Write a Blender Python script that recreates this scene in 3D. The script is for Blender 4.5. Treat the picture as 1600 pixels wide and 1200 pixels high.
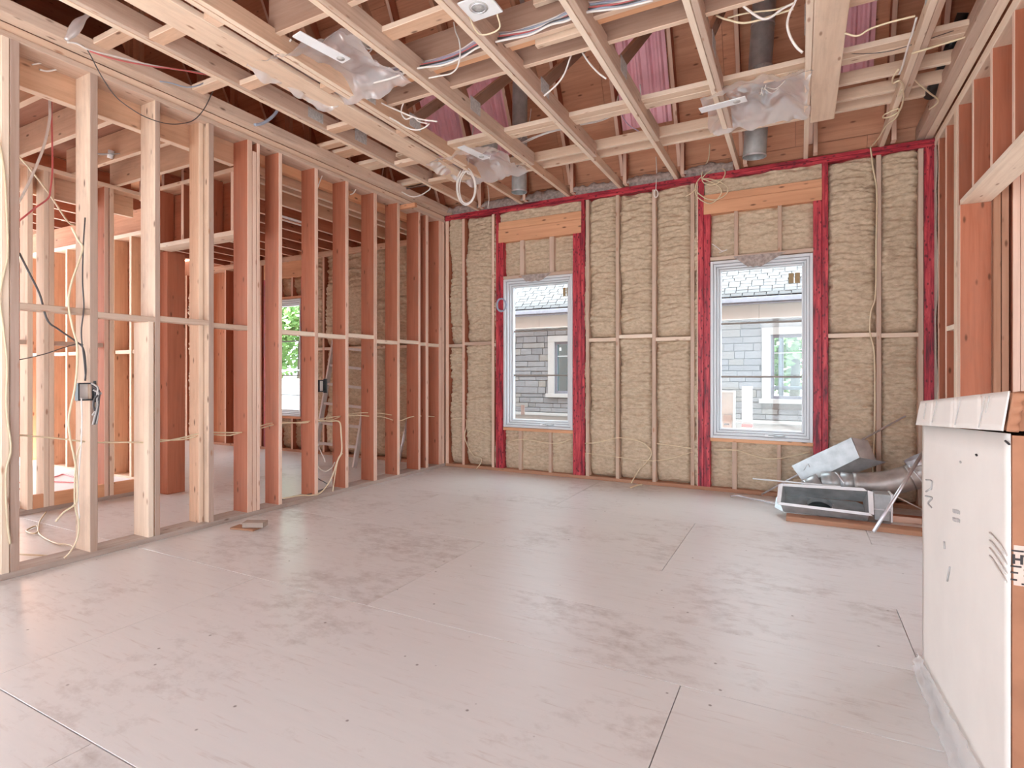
import bpy, math, random
from mathutils import Vector, Matrix, noise
random.seed(7)
S = bpy.context.scene
COL = S.collection
for o in list(bpy.data.objects): bpy.data.objects.remove(o)

# ------------------------------------------------------------------ camera, world, light, exposure
FPX = 862.0; YAW = math.atan(450/862.0); SN, CS = math.sin(YAW), math.cos(YAW); CH = 1.207; HY = 584.0
cd = bpy.data.cameras.new('camera'); cam = bpy.data.objects.new('camera', cd); COL.objects.link(cam)
cd.sensor_width = 36; cd.lens = 36*FPX/1600; cd.shift_y = -16/1600; cd.clip_start = .05
cam.location = (0, 0, CH); cam.rotation_euler = (math.pi/2, 0, YAW)
S.camera = cam
W = bpy.data.worlds.new('overcast_sky'); S.world = W; W.use_nodes = True
wn = W.node_tree; wn.nodes.clear()
wo = wn.nodes.new('ShaderNodeOutputWorld'); wb = wn.nodes.new('ShaderNodeBackground')
tc = wn.nodes.new('ShaderNodeTexCoord'); nz = wn.nodes.new('ShaderNodeTexNoise'); rp = wn.nodes.new('ShaderNodeValToRGB')
nz.inputs['Scale'].default_value = 2.0; nz.inputs['Detail'].default_value = 5
rp.color_ramp.elements[0].position = .35; rp.color_ramp.elements[0].color = (.70, .84, 1.0, 1)
rp.color_ramp.elements[1].position = .65; rp.color_ramp.elements[1].color = (.88, .95, 1.0, 1)
wn.links.new(tc.outputs['Generated'], nz.inputs['Vector']); wn.links.new(nz.outputs['Fac'], rp.inputs['Fac'])
wn.links.new(rp.outputs['Color'], wb.inputs['Color']); wb.inputs['Strength'].default_value = 1.6
wn.links.new(wb.outputs[0], wo.inputs[0])
sl = bpy.data.lights.new('sun', 'SUN'); sl.energy = 8.0; sl.angle = math.radians(4); sl.color = (.93, .97, 1.0)
sun = bpy.data.objects.new('sun', sl); COL.objects.link(sun); sun.location = (0, -6, 12)
sun.rotation_euler = (math.radians(50), 0, math.radians(-14))
S.view_settings.view_transform = 'Standard'; S.view_settings.look = 'None'
S.view_settings.gamma = 1; S.view_settings.use_curve_mapping = False
S.view_settings.exposure = 2.38
S.cycles.max_bounces = 12; S.cycles.diffuse_bounces = 7; S.cycles.transparent_max_bounces = 16

# ------------------------------------------------------------------ helpers
def ray(px, py):
    t = (px-800)/FPX; return Vector((-SN+t*CS, CS+t*SN, (HY-py)/FPX))
def P(px, py, X=None, Y=None, Z=None):      # the world point on a real plane (a wall, a floor, a joist level)
    d = ray(px, py)
    k = X/d.x if X is not None else Y/d.y if Y is not None else (Z-CH)/d.z
    return Vector((0, 0, CH)) + d*k
def PX(pts, **kw): return [P(x, y, **kw) for x, y in pts]
WL = {}
def wl(o): return WL.get(o.name, Vector((0, 0, 0))) if o else Vector((0, 0, 0))
def tag(o, label=None, cat=None, group=None, kind=None):
    if label: o['label'] = label
    if cat: o['category'] = cat
    if group: o['group'] = group
    if kind: o['kind'] = kind
    return o
def empty(name, loc=(0, 0, 0)):
    o = bpy.data.objects.new(name, None); COL.objects.link(o); o.location = loc; o.empty_display_size = .1
    WL[o.name] = Vector(loc); return o
def struct(name): return tag(empty(name), kind='structure')
def thing(name, label, cat, loc=(0, 0, 0), group=None): return tag(empty(name, loc), label, cat, group)
def put(name, me, parent, world=(0, 0, 0), rot=None):
    o = bpy.data.objects.new(name, me); COL.objects.link(o)
    world = Vector(world)
    if parent: o.parent = parent; o.location = world - wl(parent)
    else: o.location = world
    if rot is not None: o.rotation_euler = rot.to_euler()
    WL[o.name] = world
    return o
def mesh(name, V, F, mat, smooth=False):
    me = bpy.data.meshes.new(name); me.from_pydata([tuple(v) for v in V], [], F); me.update()
    me.materials.append(mat)
    if smooth:
        for p in me.polygons: p.use_smooth = True
    return me
CACHE = {}
def lumber_mesh(L, w, t, mat, ch=.003):
    """eased-edge board: local X along the grain, w across (Y), t thick (Z), centred"""
    key = (round(L, 3), round(w, 3), round(t, 3), mat.name, ch)
    if key in CACHE: return CACHE[key]
    a, b, c = L/2, w/2, t/2; ch = min(ch, b*.4, c*.4)
    ring = [(-b+ch, -c), (b-ch, -c), (b, -c+ch), (b, c-ch), (b-ch, c), (-b+ch, c), (-b, c-ch), (-b, -c+ch)]
    V = [(-a, y, z) for y, z in ring] + [(a, y, z) for y, z in ring]
    F = [(i, (i+1) % 8, (i+1) % 8+8, i+8) for i in range(8)]
    F += [tuple(range(8))[::-1], tuple(range(8, 16))]
    me = mesh('board', V, F, mat); CACHE[key] = me
    e = EDGE.get(mat.name)
    if e and max(w, t) > 1.7*min(w, t) and min(w, t) < .065:     # narrow faces and ends get a tone with light or shade painted in
        me.materials.append(e)
        for k in ((1, 2, 3, 5, 6, 7, 8, 9) if w > t else (7, 0, 1, 3, 4, 5, 8, 9)): me.polygons[k].material_index = 1
    return me
EDGE = {}
RX = Matrix.Identity(3)
def bar(name, par, x0, x1, y0, y1, z0, z1, mat, ch=.003):
    dx, dy, dz = x1-x0, y1-y0, z1-z0
    c = ((x0+x1)/2, (y0+y1)/2, (z0+z1)/2)
    m = max(dx, dy, dz)
    if m == dx: R = Matrix.Identity(3); me = lumber_mesh(dx, dy, dz, mat, ch)
    elif m == dy: R = Matrix(((0, -1, 0), (1, 0, 0), (0, 0, 1))); me = lumber_mesh(dy, dx, dz, mat, ch)
    else: R = Matrix(((0, 0, -1), (0, 1, 0), (1, 0, 0))); me = lumber_mesh(dz, dy, dx, mat, ch)
    return put(name, me, par, c, R)
def beam(name, par, p0, p1, w, t, mat, side=(1, 0, 0), ch=.003):
    """board between two points; w is measured along 'side' as nearly as possible"""
    p0, p1 = Vector(p0), Vector(p1); d = p1-p0; L = d.length; d.normalize()
    s = Vector(side); s = (s - d*s.dot(d)).normalized(); u = d.cross(s)
    R = Matrix((d, s, u)).transposed()
    return put(name, lumber_mesh(L, w, t, mat, ch), par, (p0+p1)/2, R)
def spline(pts, n=6):
    pts = [Vector(p) for p in pts]
    if len(pts) < 3: return pts
    out = []
    Q = [pts[0]*2-pts[1]] + pts + [pts[-1]*2-pts[-2]]
    for i in range(1, len(Q)-2):
        a, b, c, d = Q[i-1:i+3]
        for k in range(n):
            t = k/n
            out.append(.5*((2*b)+(c-a)*t+(2*a-5*b+4*c-d)*t*t+(3*b-a-3*c+d)*t**3))
    out.append(pts[-1]); return out
def tube_geo(pts, r, seg=6, cap=True):
    V, F = [], []; N = len(pts); prev = None
    for i, p in enumerate(pts):
        d = (pts[min(i+1, N-1)]-pts[max(i-1, 0)])
        d = d.normalized() if d.length > 1e-9 else Vector((0, 0, 1))
        if prev is None:
            s = d.orthogonal().normalized()
        else:
            s = prev - d*prev.dot(d); s = s.normalized() if s.length > 1e-6 else d.orthogonal().normalized()
        prev = s; u = d.cross(s)
        rr = r(i/(N-1)) if callable(r) else r
        for k in range(seg):
            a = 2*math.pi*k/seg; V.append(p + s*(math.cos(a)*rr) + u*(math.sin(a)*rr))
    for i in range(N-1):
        for k in range(seg):
            a, b = i*seg+k, i*seg+(k+1) % seg
            F.append((a, b, b+seg, a+seg))
    if cap: F += [tuple(range(seg))[::-1], tuple(range((N-1)*seg, N*seg))]
    return V, F
def tube(name, par, pts, r, mat, seg=6, n=6, cap=True):
    pts = [Vector(p) for p in pts]; sp = spline(pts, n) if len(pts) > 2 else pts
    o0 = sp[0].copy()
    V, F = tube_geo([p-o0 for p in sp], r, seg, cap)
    return put(name, mesh(name, V, F, mat, True), par, o0)
def cable(label, pts, r, mat, group=None, n=6, name='cable'):
    return tag(tube(name, None, pts, r, mat, 6, n), label, 'cable', group)
def join_geo(parts):
    V, F = [], []
    for v, f in parts:
        o = len(V); V += list(v); F += [tuple(i+o for i in q) for q in f]
    return V, F
def box_geo(x0, x1, y0, y1, z0, z1):
    V = [Vector(p) for p in ((x0,y0,z0),(x1,y0,z0),(x1,y1,z0),(x0,y1,z0),(x0,y0,z1),(x1,y0,z1),(x1,y1,z1),(x0,y1,z1))]
    return V, [(0,3,2,1),(4,5,6,7),(0,1,5,4),(1,2,6,5),(2,3,7,6),(3,0,4,7)]

# ------------------------------------------------------------------ materials
def newmat(name):
    m = bpy.data.materials.new(name); m.use_nodes = True; nt = m.node_tree; b = nt.nodes['Principled BSDF']
    return m, nt, b
def nd(nt, t, **kw):
    n = nt.nodes.new(t)
    for k, v in kw.items(): setattr(n, k, v)
    return n
def ramp(nt, stops, fac):
    r = nd(nt, 'ShaderNodeValToRGB'); e = r.color_ramp.elements
    while len(e) < len(stops): e.new(.5)
    for i, (p, c) in enumerate(stops): e[i].position = p; e[i].color = (*c, 1) if len(c) == 3 else c
    nt.links.new(fac, r.inputs['Fac']); return r.outputs['Color']
def mixc(nt, fac, a, b, mode='MIX'):
    m = nd(nt, 'ShaderNodeMix', data_type='RGBA', blend_type=mode)
    for sock, v in ((m.inputs[0], fac), (m.inputs[6], a), (m.inputs[7], b)):
        if hasattr(v, 'links') or isinstance(v, bpy.types.NodeSocket): nt.links.new(v, sock)
        else: sock.default_value = (*v, 1) if isinstance(v, tuple) else v
    return m.outputs[2]
def coords(nt, scale, rand=True):
    t = nd(nt, 'ShaderNodeTexCoord'); v = t.outputs['Object']
    if rand:
        oi = nd(nt, 'ShaderNodeObjectInfo'); mu = nd(nt, 'ShaderNodeMath', operation='MULTIPLY'); mu.inputs[1].default_value = 37.0
        nt.links.new(oi.outputs['Random'], mu.inputs[0])
        ad = nd(nt, 'ShaderNodeVectorMath', operation='ADD'); nt.links.new(v, ad.inputs[0]); nt.links.new(mu.outputs[0], ad.inputs[1]); v = ad.outputs[0]
    mp = nd(nt, 'ShaderNodeMapping'); mp.inputs['Scale'].default_value = scale; nt.links.new(v, mp.inputs['Vector']); return mp.outputs['Vector']
def noise_n(nt, vec, scale=1., detail=4., rough=.55, dist=0.):
    n = nd(nt, 'ShaderNodeTexNoise'); n.inputs['Scale'].default_value = scale; n.inputs['Detail'].default_value = detail
    n.inputs['Roughness'].default_value = rough; n.inputs['Distortion'].default_value = dist
    nt.links.new(vec, n.inputs['Vector']); return n.outputs['Fac']
def bump(nt, b, h, strength=.3, dist=.01):
    n = nd(nt, 'ShaderNodeBump'); n.inputs['Strength'].default_value = strength; n.inputs['Distance'].default_value = dist
    nt.links.new(h, n.inputs['Height']); nt.links.new(n.outputs[0], b.inputs['Normal'])
def wood(name, tones, knot=(.10, .04, .02), grain=.35, rough=.75, dirt=0.0):
    """tones: three base colours, one board falls somewhere between them"""
    m, nt, b = newmat(name)
    oi = nd(nt, 'ShaderNodeObjectInfo')
    base = ramp(nt, [(0, tones[0]), (.5, tones[1]), (1, tones[2])], oi.outputs['Random'])
    g = noise_n(nt, coords(nt, (1.6, 38, 38)), 1, 5, .6, .6)
    g2 = noise_n(nt, coords(nt, (.7, 6, 6)), 1, 3)
    dark = mixc(nt, 1.0, base, (.62, .50, .42), 'MULTIPLY')
    f = nd(nt, 'ShaderNodeMapRange'); f.inputs[1].default_value = .42; f.inputs[2].default_value = .72; f.inputs[4].default_value = grain
    nt.links.new(g, f.inputs[0]); c = mixc(nt, f.outputs[0], base, dark)
    f2 = nd(nt, 'ShaderNodeMapRange'); f2.inputs[1].default_value = .4; f2.inputs[2].default_value = .75; f2.inputs[4].default_value = .45
    nt.links.new(g2, f2.inputs[0]); c = mixc(nt, f2.outputs[0], c, dark)
    vo = nd(nt, 'ShaderNodeTexVoronoi'); vo.inputs['Scale'].default_value = 1
    nt.links.new(coords(nt, (4.5, 13, 13)), vo.inputs['Vector'])
    k = ramp(nt, [(.0, (.85, .85, .85)), (.07, (.75, .75, .75)), (.15, (0, 0, 0))], vo.outputs['Distance'])
    c = mixc(nt, k, c, knot)
    if dirt:
        d = noise_n(nt, coords(nt, (2.5, 7, 7)), 1, 6, .7)
        df = nd(nt, 'ShaderNodeMapRange'); df.inputs[1].default_value = .5; df.inputs[2].default_value = .8; df.inputs[4].default_value = dirt
        nt.links.new(d, df.inputs[0]); c = mixc(nt, df.outputs[0], c, (.20, .14, .11))
    nt.links.new(c, b.inputs['Base Color']); b.inputs['Roughness'].default_value = rough
    b.inputs['Specular IOR Level'].default_value = .25
    bump(nt, b, g, .15, .004); return m
def plain(name, col, rough=.5, metal=0., var=.0, scale=20., col2=None, spec=.5, bmp=0.):
    m, nt, b = newmat(name)
    b.inputs['Roughness'].default_value = rough; b.inputs['Metallic'].default_value = metal; b.inputs['Specular IOR Level'].default_value = spec
    c2 = col2 or tuple(x*(1-var) for x in col)
    n = noise_n(nt, coords(nt, (scale,)*3), 1, 4)
    nt.links.new(ramp(nt, [(.35, col), (.7, c2)], n), b.inputs['Base Color'])
    if bmp: bump(nt, b, n, bmp, .01)
    return m
M = {}
M_ = M
M['spruce'] = wood('spruce_lumber', ((.76, .54, .39), (.72, .49, .34), (.66, .42, .28)), grain=.38, dirt=.32)
M['pale'] = wood('pale_spruce_lumber', ((.84, .68, .53), (.80, .63, .48), (.76, .58, .43)), grain=.32, dirt=.28, knot=(.28, .13, .07))
M['fir'] = wood('fir_lumber', ((.52, .20, .118), (.47, .175, .10), (.41, .145, .082)), grain=.45, dirt=.35)
M['weathered'] = wood('weathered_lumber', ((.72, .56, .44), (.62, .46, .36), (.66, .47, .36)), grain=.45, dirt=.35)
M['lvl'] = wood('laminated_lumber', ((.78, .44, .25), (.75, .41, .24), (.72, .38, .22)), grain=.35)
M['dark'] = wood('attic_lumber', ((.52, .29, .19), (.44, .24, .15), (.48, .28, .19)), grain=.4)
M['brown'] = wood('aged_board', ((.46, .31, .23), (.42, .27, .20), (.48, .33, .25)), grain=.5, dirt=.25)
M['ply'] = wood('plywood_sheathing', ((.70, .37, .23), (.64, .33, .20), (.67, .37, .24)), grain=.5, knot=(.13, .05, .03), dirt=.2)
def edge_shading_of(key, tones, grain=.25): EDGE[M[key].name] = wood(M[key].name+'_edge_shading', tones, knot=(.40, .20, .12), grain=grain)  # narrow-face tones carry the fall of light in their colour
edge_shading_of('spruce', ((.86, .70, .55), (.82, .66, .51), (.78, .60, .46))); edge_shading_of('pale', ((.88, .75, .61), (.85, .71, .57), (.82, .67, .53)))
edge_shading_of('fir', ((.84, .64, .52), (.80, .58, .46), (.78, .56, .44))); edge_shading_of('weathered', ((.66, .52, .42), (.60, .46, .36), (.62, .48, .39)), .4)
M['near_lit'] = wood('lit_near_stud', ((.82, .66, .52), (.78, .62, .48), (.74, .57, .44)), grain=.38, dirt=.40)  # near studs: light put into the broad faces, shade into the edges
edge_shading_of('near_lit', ((.52, .40, .33), (.48, .36, .30), (.55, .42, .34)), .4)
edge_shading_of('brown', ((.80, .62, .47), (.76, .57, .43), (.78, .60, .46)))
M['dusty'] = wood('dusty_sole_plate', ((.46, .38, .33), (.42, .34, .29), (.48, .40, .35)), grain=.4, dirt=.5)
M['osb'] = wood('subfloor_deck', ((.40, .19, .12), (.36, .17, .11), (.38, .18, .12)), grain=.5)
def floor_mat():
    m, nt, b = newmat('subfloor_panel')
    tcn = nd(nt, 'ShaderNodeTexCoord')      # object coords of each panel + its random offset
    base_v = coords(nt, (1, 1, 1))
    oi = nd(nt, 'ShaderNodeObjectInfo')
    base = ramp(nt, [(0, (.69, .685, .675)), (.5, (.665, .655, .645)), (1, (.705, .70, .69))], oi.outputs['Random'])
    g = noise_n(nt, coords(nt, (2.2, 26, 8)), 1, 5, .65, .5)
    c = mixc(nt, g, base, (.77, .76, .75))
    g2 = noise_n(nt, coords(nt, (5, 55, 20)), 1, 3, .6)
    r2 = ramp(nt, [(.60, (0, 0, 0)), (.78, (.5, .5, .5))], g2); c = mixc(nt, r2, c, (.46, .37, .33))
    # boot dirt: soft blotches broken up by finer noise
    d1 = noise_n(nt, coords(nt, (1.1, 1.1, 1.1)), 1, 2); d2 = noise_n(nt, coords(nt, (9, 14, 9)), 1, 5, .7)
    mu = nd(nt, 'ShaderNodeMath', operation='MULTIPLY'); nt.links.new(d1, mu.inputs[0]); nt.links.new(d2, mu.inputs[1])
    r3 = ramp(nt, [(.275, (0, 0, 0)), (.45, (.52, .52, .52))], mu.outputs[0]); c = mixc(nt, r3, c, (.33, .27, .24))
    # nail heads and grit
    vo = nd(nt, 'ShaderNodeTexVoronoi'); vo.inputs['Scale'].default_value = 1; nt.links.new(coords(nt, (7, 7, 7)), vo.inputs['Vector'])
    r4 = ramp(nt, [(.0, (.8, .8, .8)), (.03, (.7, .7, .7)), (.055, (0, 0, 0))], vo.outputs['Distance']); c = mixc(nt, r4, c, (.12, .09, .08))
    nt.links.new(c, b.inputs['Base Color']); b.inputs['Roughness'].default_value = .34; b.inputs['Specular IOR Level'].default_value = .55
    bump(nt, b, g, .08, .003); return m
M['floor'] = floor_mat()
def foam_mat():
    m, nt, b = newmat('spray_foam')
    n = noise_n(nt, coords(nt, (22, 22, 40)), 1, 5, .6)
    c = ramp(nt, [(.3, (.46, .36, .25)), (.55, (.60, .485, .35)), (.75, (.70, .58, .43))], n)
    nt.links.new(c, b.inputs['Base Color']); b.inputs['Roughness'].default_value = .8; b.inputs['Specular IOR Level'].default_value = .2
    bump(nt, b, n, .8, .012); return m
M['foam'] = foam_mat()
def red_mat():
    m, nt, b = newmat('red_painted_lumber')
    n = noise_n(nt, coords(nt, (3, 30, 30)), 1, 5, .7, .4)
    c = ramp(nt, [(.34, (.09, .006, .016)), (.5, (.42, .022, .042)), (.68, (.68, .09, .10))], n)
    vo = nd(nt, 'ShaderNodeTexVoronoi'); vo.inputs['Scale'].default_value = 1; nt.links.new(coords(nt, (18, 34, 34)), vo.inputs['Vector'])
    k = ramp(nt, [(.16, (.9, .9, .9)), (.30, (0, 0, 0))], vo.outputs['Distance']); c = mixc(nt, k, c, (.10, .006, .015))
    nt.links.new(c, b.inputs['Base Color']); b.inputs['Roughness'].default_value = .5; return m
M['red'] = red_mat()
M['vinyl'] = plain('white_vinyl', (.66, .68, .70), .35, var=.0)
M['grey'] = plain('grey_step_shade', (.30, .30, .31), .6, var=.05)
M['muntin'] = plain('bronze_muntin_bar', (.24, .20, .17), .45, var=.1)
M['black'] = plain('black_plastic', (.012, .012, .014), .4, var=.2)
M['metal'] = plain('galvanised_sheet', (.47, .49, .49), .40, .45, var=.25, scale=14)
M['metal2'] = plain('dull_galvanised_sheet', (.48, .44, .41), .40, .55, var=.3, scale=10)
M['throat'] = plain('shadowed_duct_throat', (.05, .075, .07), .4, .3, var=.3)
M['cardmark'] = plain('faint_print', (.68, .635, .595), .8, var=.1)
M['zinc'] = plain('zinc_plate', (.60, .59, .57), .6, .0, var=.35, scale=60)
M['steel'] = plain('bright_steel_rod', (.72, .73, .76), .3, .7, var=.15)
M['alu'] = plain('ladder_aluminium', (.72, .74, .76), .35, .6, var=.1)
M['white'] = plain('white_enamel', (.82, .84, .85), .4, var=.05)
M['pink'] = plain('pink_foam_baffle', (.93, .52, .60), .5, var=.12, scale=6)
M['wool'] = plain('insulation_batt', (.50, .42, .38), .95, var=.45, scale=30, spec=.05, bmp=.6)
M['cw'] = plain('white_cable_sheath', (.80, .76, .72), .45, var=.08)
M['cy'] = plain('cream_cable_sheath', (.76, .64, .44), .45, var=.12)
M['cb'] = plain('blue_grey_cable_sheath', (.36, .42, .52), .45, var=.12)
M['cr'] = plain('red_cable_sheath', (.66, .16, .16), .45, var=.12)
M['cp'] = plain('lilac_cable_sheath', (.45, .36, .48), .45, var=.12)
M['ck'] = plain('dark_cable_sheath', (.07, .06, .06), .45, var=.12)
M['card'] = plain('white_cardboard', (.76, .71, .66), .8, var=.05, scale=5, spec=.1)
M['kraft'] = plain('kraft_cardboard', (.36, .17, .10), .85, var=.18, scale=12, spec=.1)
M['paper'] = plain('label_paper', (.62, .47, .40), .8, var=.1)
M['ink'] = plain('printing_ink', (.03, .025, .025), .7, var=.2)
M['ink_fold_grey'] = plain('faded_ink_and_fold_shade', (.50, .475, .46), .8, var=.2)
M['abs'] = plain('black_drain_pipe', (.02, .022, .025), .3, var=.3)
M['ground'] = plain('gravel_ground', (.34, .34, .33), .95, var=.3, scale=6, bmp=.5)
M['sealant'] = plain('grey_sealant_film', (.56, .50, .42), .6, var=.15, scale=8)
M['kraftpaper'] = plain('brown_sticker', (.36, .25, .12), .6, var=.2, scale=30)
def film(name, alpha=.45, col=(.9, .9, .92)):
    m, nt, b = newmat(name); nt.nodes.remove(b); out = nt.nodes['Material Output']
    tr = nd(nt, 'ShaderNodeBsdfTransparent'); gl = nd(nt, 'ShaderNodeBsdfGlossy'); df = nd(nt, 'ShaderNodeBsdfDiffuse'); tl = nd(nt, 'ShaderNodeBsdfTranslucent')
    gl.inputs['Roughness'].default_value = .10; gl.inputs['Color'].default_value = (1, 1, 1, 1)
    df.inputs['Color'].default_value = (*col, 1); tl.inputs['Color'].default_value = (*col, 1)
    a1 = nd(nt, 'ShaderNodeMixShader'); a1.inputs[0].default_value = .4; nt.links.new(df.outputs[0], a1.inputs[1]); nt.links.new(tl.outputs[0], a1.inputs[2])
    a2 = nd(nt, 'ShaderNodeMixShader'); a2.inputs[0].default_value = .45; nt.links.new(a1.outputs[0], a2.inputs[1]); nt.links.new(gl.outputs[0], a2.inputs[2])
    a3 = nd(nt, 'ShaderNodeMixShader'); a3.inputs[0].default_value = alpha; nt.links.new(tr.outputs[0], a3.inputs[1]); nt.links.new(a2.outputs[0], a3.inputs[2])
    nt.links.new(a3.outputs[0], out.inputs[0]); return m
M['film'] = film('clear_poly_film', .62, (.97, .97, .98))
def glass(name, tint=(.96, .98, .97), gloss=.03):
    m, nt, b = newmat(name); nt.nodes.remove(b); out = nt.nodes['Material Output']
    tr = nd(nt, 'ShaderNodeBsdfTransparent'); tr.inputs[0].default_value = (*tint, 1); gl = nd(nt, 'ShaderNodeBsdfGlossy'); gl.inputs['Roughness'].default_value = .02
    mx = nd(nt, 'ShaderNodeMixShader'); mx.inputs[0].default_value = gloss
    nt.links.new(tr.outputs[0], mx.inputs[1]); nt.links.new(gl.outputs[0], mx.inputs[2]); nt.links.new(mx.outputs[0], out.inputs[0]); return m
M['glass'] = glass('window_glass'); M['glass2'] = glass('dark_window_glass', (.55, .68, .68), .10)
def stone_mat():
    m, nt, b = newmat('ashlar_stone'); oi = nd(nt, 'ShaderNodeObjectInfo')
    base = ramp(nt, [(0, (.22, .225, .235)), (.35, (.28, .285, .295)), (.6, (.25, .255, .265)), (.8, (.30, .305, .31)), (.92, (.29, .28, .255)), (1, (.19, .195, .205))], oi.outputs['Random'])
    n = noise_n(nt, coords(nt, (14, 14, 30)), 1, 5, .65)
    nt.links.new(mixc(nt, n, base, mixc(nt, 1., base, (.72, .72, .72), 'MULTIPLY')), b.inputs['Base Color'])
    b.inputs['Roughness'].default_value = .9; bump(nt, b, n, .6, .02); return m
M['stone'] = stone_mat()
M['mortar'] = plain('mortar', (.33, .34, .35), .95, var=.1)
M['cast'] = plain('cast_stone_trim', (.42, .415, .405), .85, var=.08, scale=5)
M['frieze'] = plain('pale_frieze_board', (.60, .59, .575), .85, var=.05, scale=4)
M['fascia'] = plain('slate_blue_fascia', (.20, .21, .25), .5, var=.15)
M['shingle'] = plain('grey_shingle', (.066, .066, .068), .9, var=.15, scale=30)
M['leaf'] = plain('tree_leaves', (.20, .34, .10), .6, scale=2, col2=(.10, .22, .06))
M['bark'] = plain('bark', (.10, .08, .06), .9, var=.3)
M['fence'] = plain('pale_fence_paint', (.46, .46, .46), .7, var=.08)

# ------------------------------------------------------------------ floor, ground
fl = struct('floor')
bar('floor_base', fl, -9.3, 4.5, -3.2, 6.14, -.30, -.022, M['osb'], .001)
rows = [(-2.695, -1.475, -.3), (-1.475, -.255, .9), (-.255, .965, -2.05), (.965, 2.197, -2.85), (2.197, 3.42, .438), (3.42, 4.64, -.75), (4.64, 6.10, .45)]
for y0, y1, xs in rows:
    x = xs-2.44*6
    while x < 4.5:
        a, c = max(x, -9.3), min(x+2.44, 4.5)
        if c-a > .05:
            if abs(y0-2.197) < .01 and a < 0 < c:       # the narrow piece let in beside the box
                bar('floor_panel', fl, a+.0018, c-.0018, y0+.0018, 2.7435, -.02, 0, M['floor'], .0012)
                bar('floor_panel', fl, a+.0018, c-.0018, 2.7455, y1-.0018, -.02, 0, M['floor'], .0012)
            else:
                bar('floor_panel', fl, a+.0018, c-.0018, y0+.0018, y1-.0018, -.02, 0, M['floor'], .0012)
        x += 2.44
gr = put('ground', mesh('ground', [(-60, -60, -.42), (60, -60, -.42), (60, 60, -.42), (-60, 60, -.42)], [(0, 1, 2, 3)], M['ground']), None)
tag(gr, kind='structure')

# ------------------------------------------------------------------ back wall
BY = 6.0
wb_ = struct('wall_back')
def stud(par, x0, w=.038, y0=BY, d=.14, z0=.038, z1=3.2, mat='fir', name='stud'):
    return bar(name, par, x0, x0+w, y0, y0+d, z0, z1, M[mat])
bar('bottom_plate', wb_, -9.2, 1.06, BY, BY+.14, 0, .038, M['dark'])
bar('top_plate', wb_, -4.12, 1.06, BY-.002, BY+.14, 3.205, 3.238, M['red'])
bar('top_plate', wb_, -4.12, 1.06, BY+.004, BY+.14, 3.241, 3.276, M['red'])
for x in (-3.857, -3.42, -2.18, -1.826, -1.42, -1.018, .618, .93): stud(wb_, x, mat='weathered' if x not in (-3.857, -3.42) else 'fir')
stud(wb_, -4.115, .05, mat='fir'); stud(wb_, -.99+.035, .016, mat='pale', name='filler_strip')
# window framing painted red: king stud full height, jack stud under the header
def opening(k0, j0, j1, k1, wx0, wx1, hz0, hz1, crA, crB):
    stud(wb_, k0[0], k0[1]-k0[0], BY-.004, .14, .038, 3.205, 'red', 'king_stud')
    stud(wb_, k1[0], k1[1]-k1[0], BY-.004, .14, .038, 3.205, 'red', 'king_stud')
    stud(wb_, j0[0], j0[1]-j0[0], BY-.006, .14, .038, hz0, 'red', 'jack_stud')
    stud(wb_, j1[0], j1[1]-j1[0], BY-.006, .14, .038, hz0, 'red', 'jack_stud')
    bar('header', wb_, k0[1], k1[0], BY-.008, BY+.09, hz0, hz0+.62*(hz1-hz0), M['lvl'])
    bar('header', wb_, k0[1], k1[0], BY+.0, BY+.09, hz0+.62*(hz1-hz0)+.002, hz1, M['lvl'])
    bar('head_plate', wb_, j0[1], j1[0], BY-.004, BY+.14, 2.372, 2.41, M['weathered'])
    bar('sill_plate', wb_, j0[1], j1[0], BY-.006, BY+.14, .512, .548, M['lvl'])
    for px0, px1 in crA:
        a, c = P(px0, 400, Y=BY).x, P(px1, 400, Y=BY).x; bar('cripple_stud', wb_, a, a+max(.036, (c-a)*.8), BY+.002, BY+.12, 2.41, hz0, M['weathered'])
    for px0, px1 in crB:
        a, c = P(px0, 700, Y=BY).x, P(px1, 700, Y=BY).x; bar('cripple_stud', wb_, a, a+max(.036, (c-a)*.8), BY+.002, BY+.12, .038, .512, M['weathered'])
opening((-3.357, -3.318), (-3.316, -3.252), (-2.335, -2.235), (-2.233, -2.192), -3.248, -2.337, 2.83, 3.085, ((812, 820), (858, 867)), ((810, 816), (857, 862)))
opening((-.945, -.886), (-.884, -.822), (.112, .182), (.184, .236), -.82, .11, 2.855, 3.06, ((1147, 1153), (1215, 1222)), ((1144, 1153), (1214, 1222)))
stud(wb_, .972, .078, BY-.004, .14, .038, 3.205, 'red', 'king_stud')
# sheathing behind the cavities (outer skin of the wall), around the three windows
def skin(x0, x1, z0, z1): bar('wall_sheathing', wb_, x0, x1, BY+.142, BY+.16, z0, z1, M['ply'], .001)
W1 = (-3.25, -2.336); W2_ = (-.821, .111); W3_ = (-7.55, -6.78)
xs = [-9.2, W3_[0], W3_[1], W1[0], W1[1], W2_[0], W2_[1], 2.6]
for i in range(0, 7, 2): skin(xs[i], xs[i+1], -.3, 3.3)
for a, c in (W1, W2_, W3_): skin(a, c, -.3, .53); skin(a, c, 2.39, 3.3)
# mid-height blocking between studs
for a, c, z in ((-4.065, -3.857, 1.553), (-3.819, -3.42, 1.572), (-3.382, -3.357, 1.55), (-2.142, -1.826, 1.572), (-1.788, -1.42, 1.60), (-1.382, -1.018, 1.560),
                (.236, .618, 1.545), (.656, .93, 1.535)):
    bar('blocking', wb_, a, c, BY+.004, BY+.13, z, z+.04, M['weathered'] if c < -3 else M['pale'])
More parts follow.
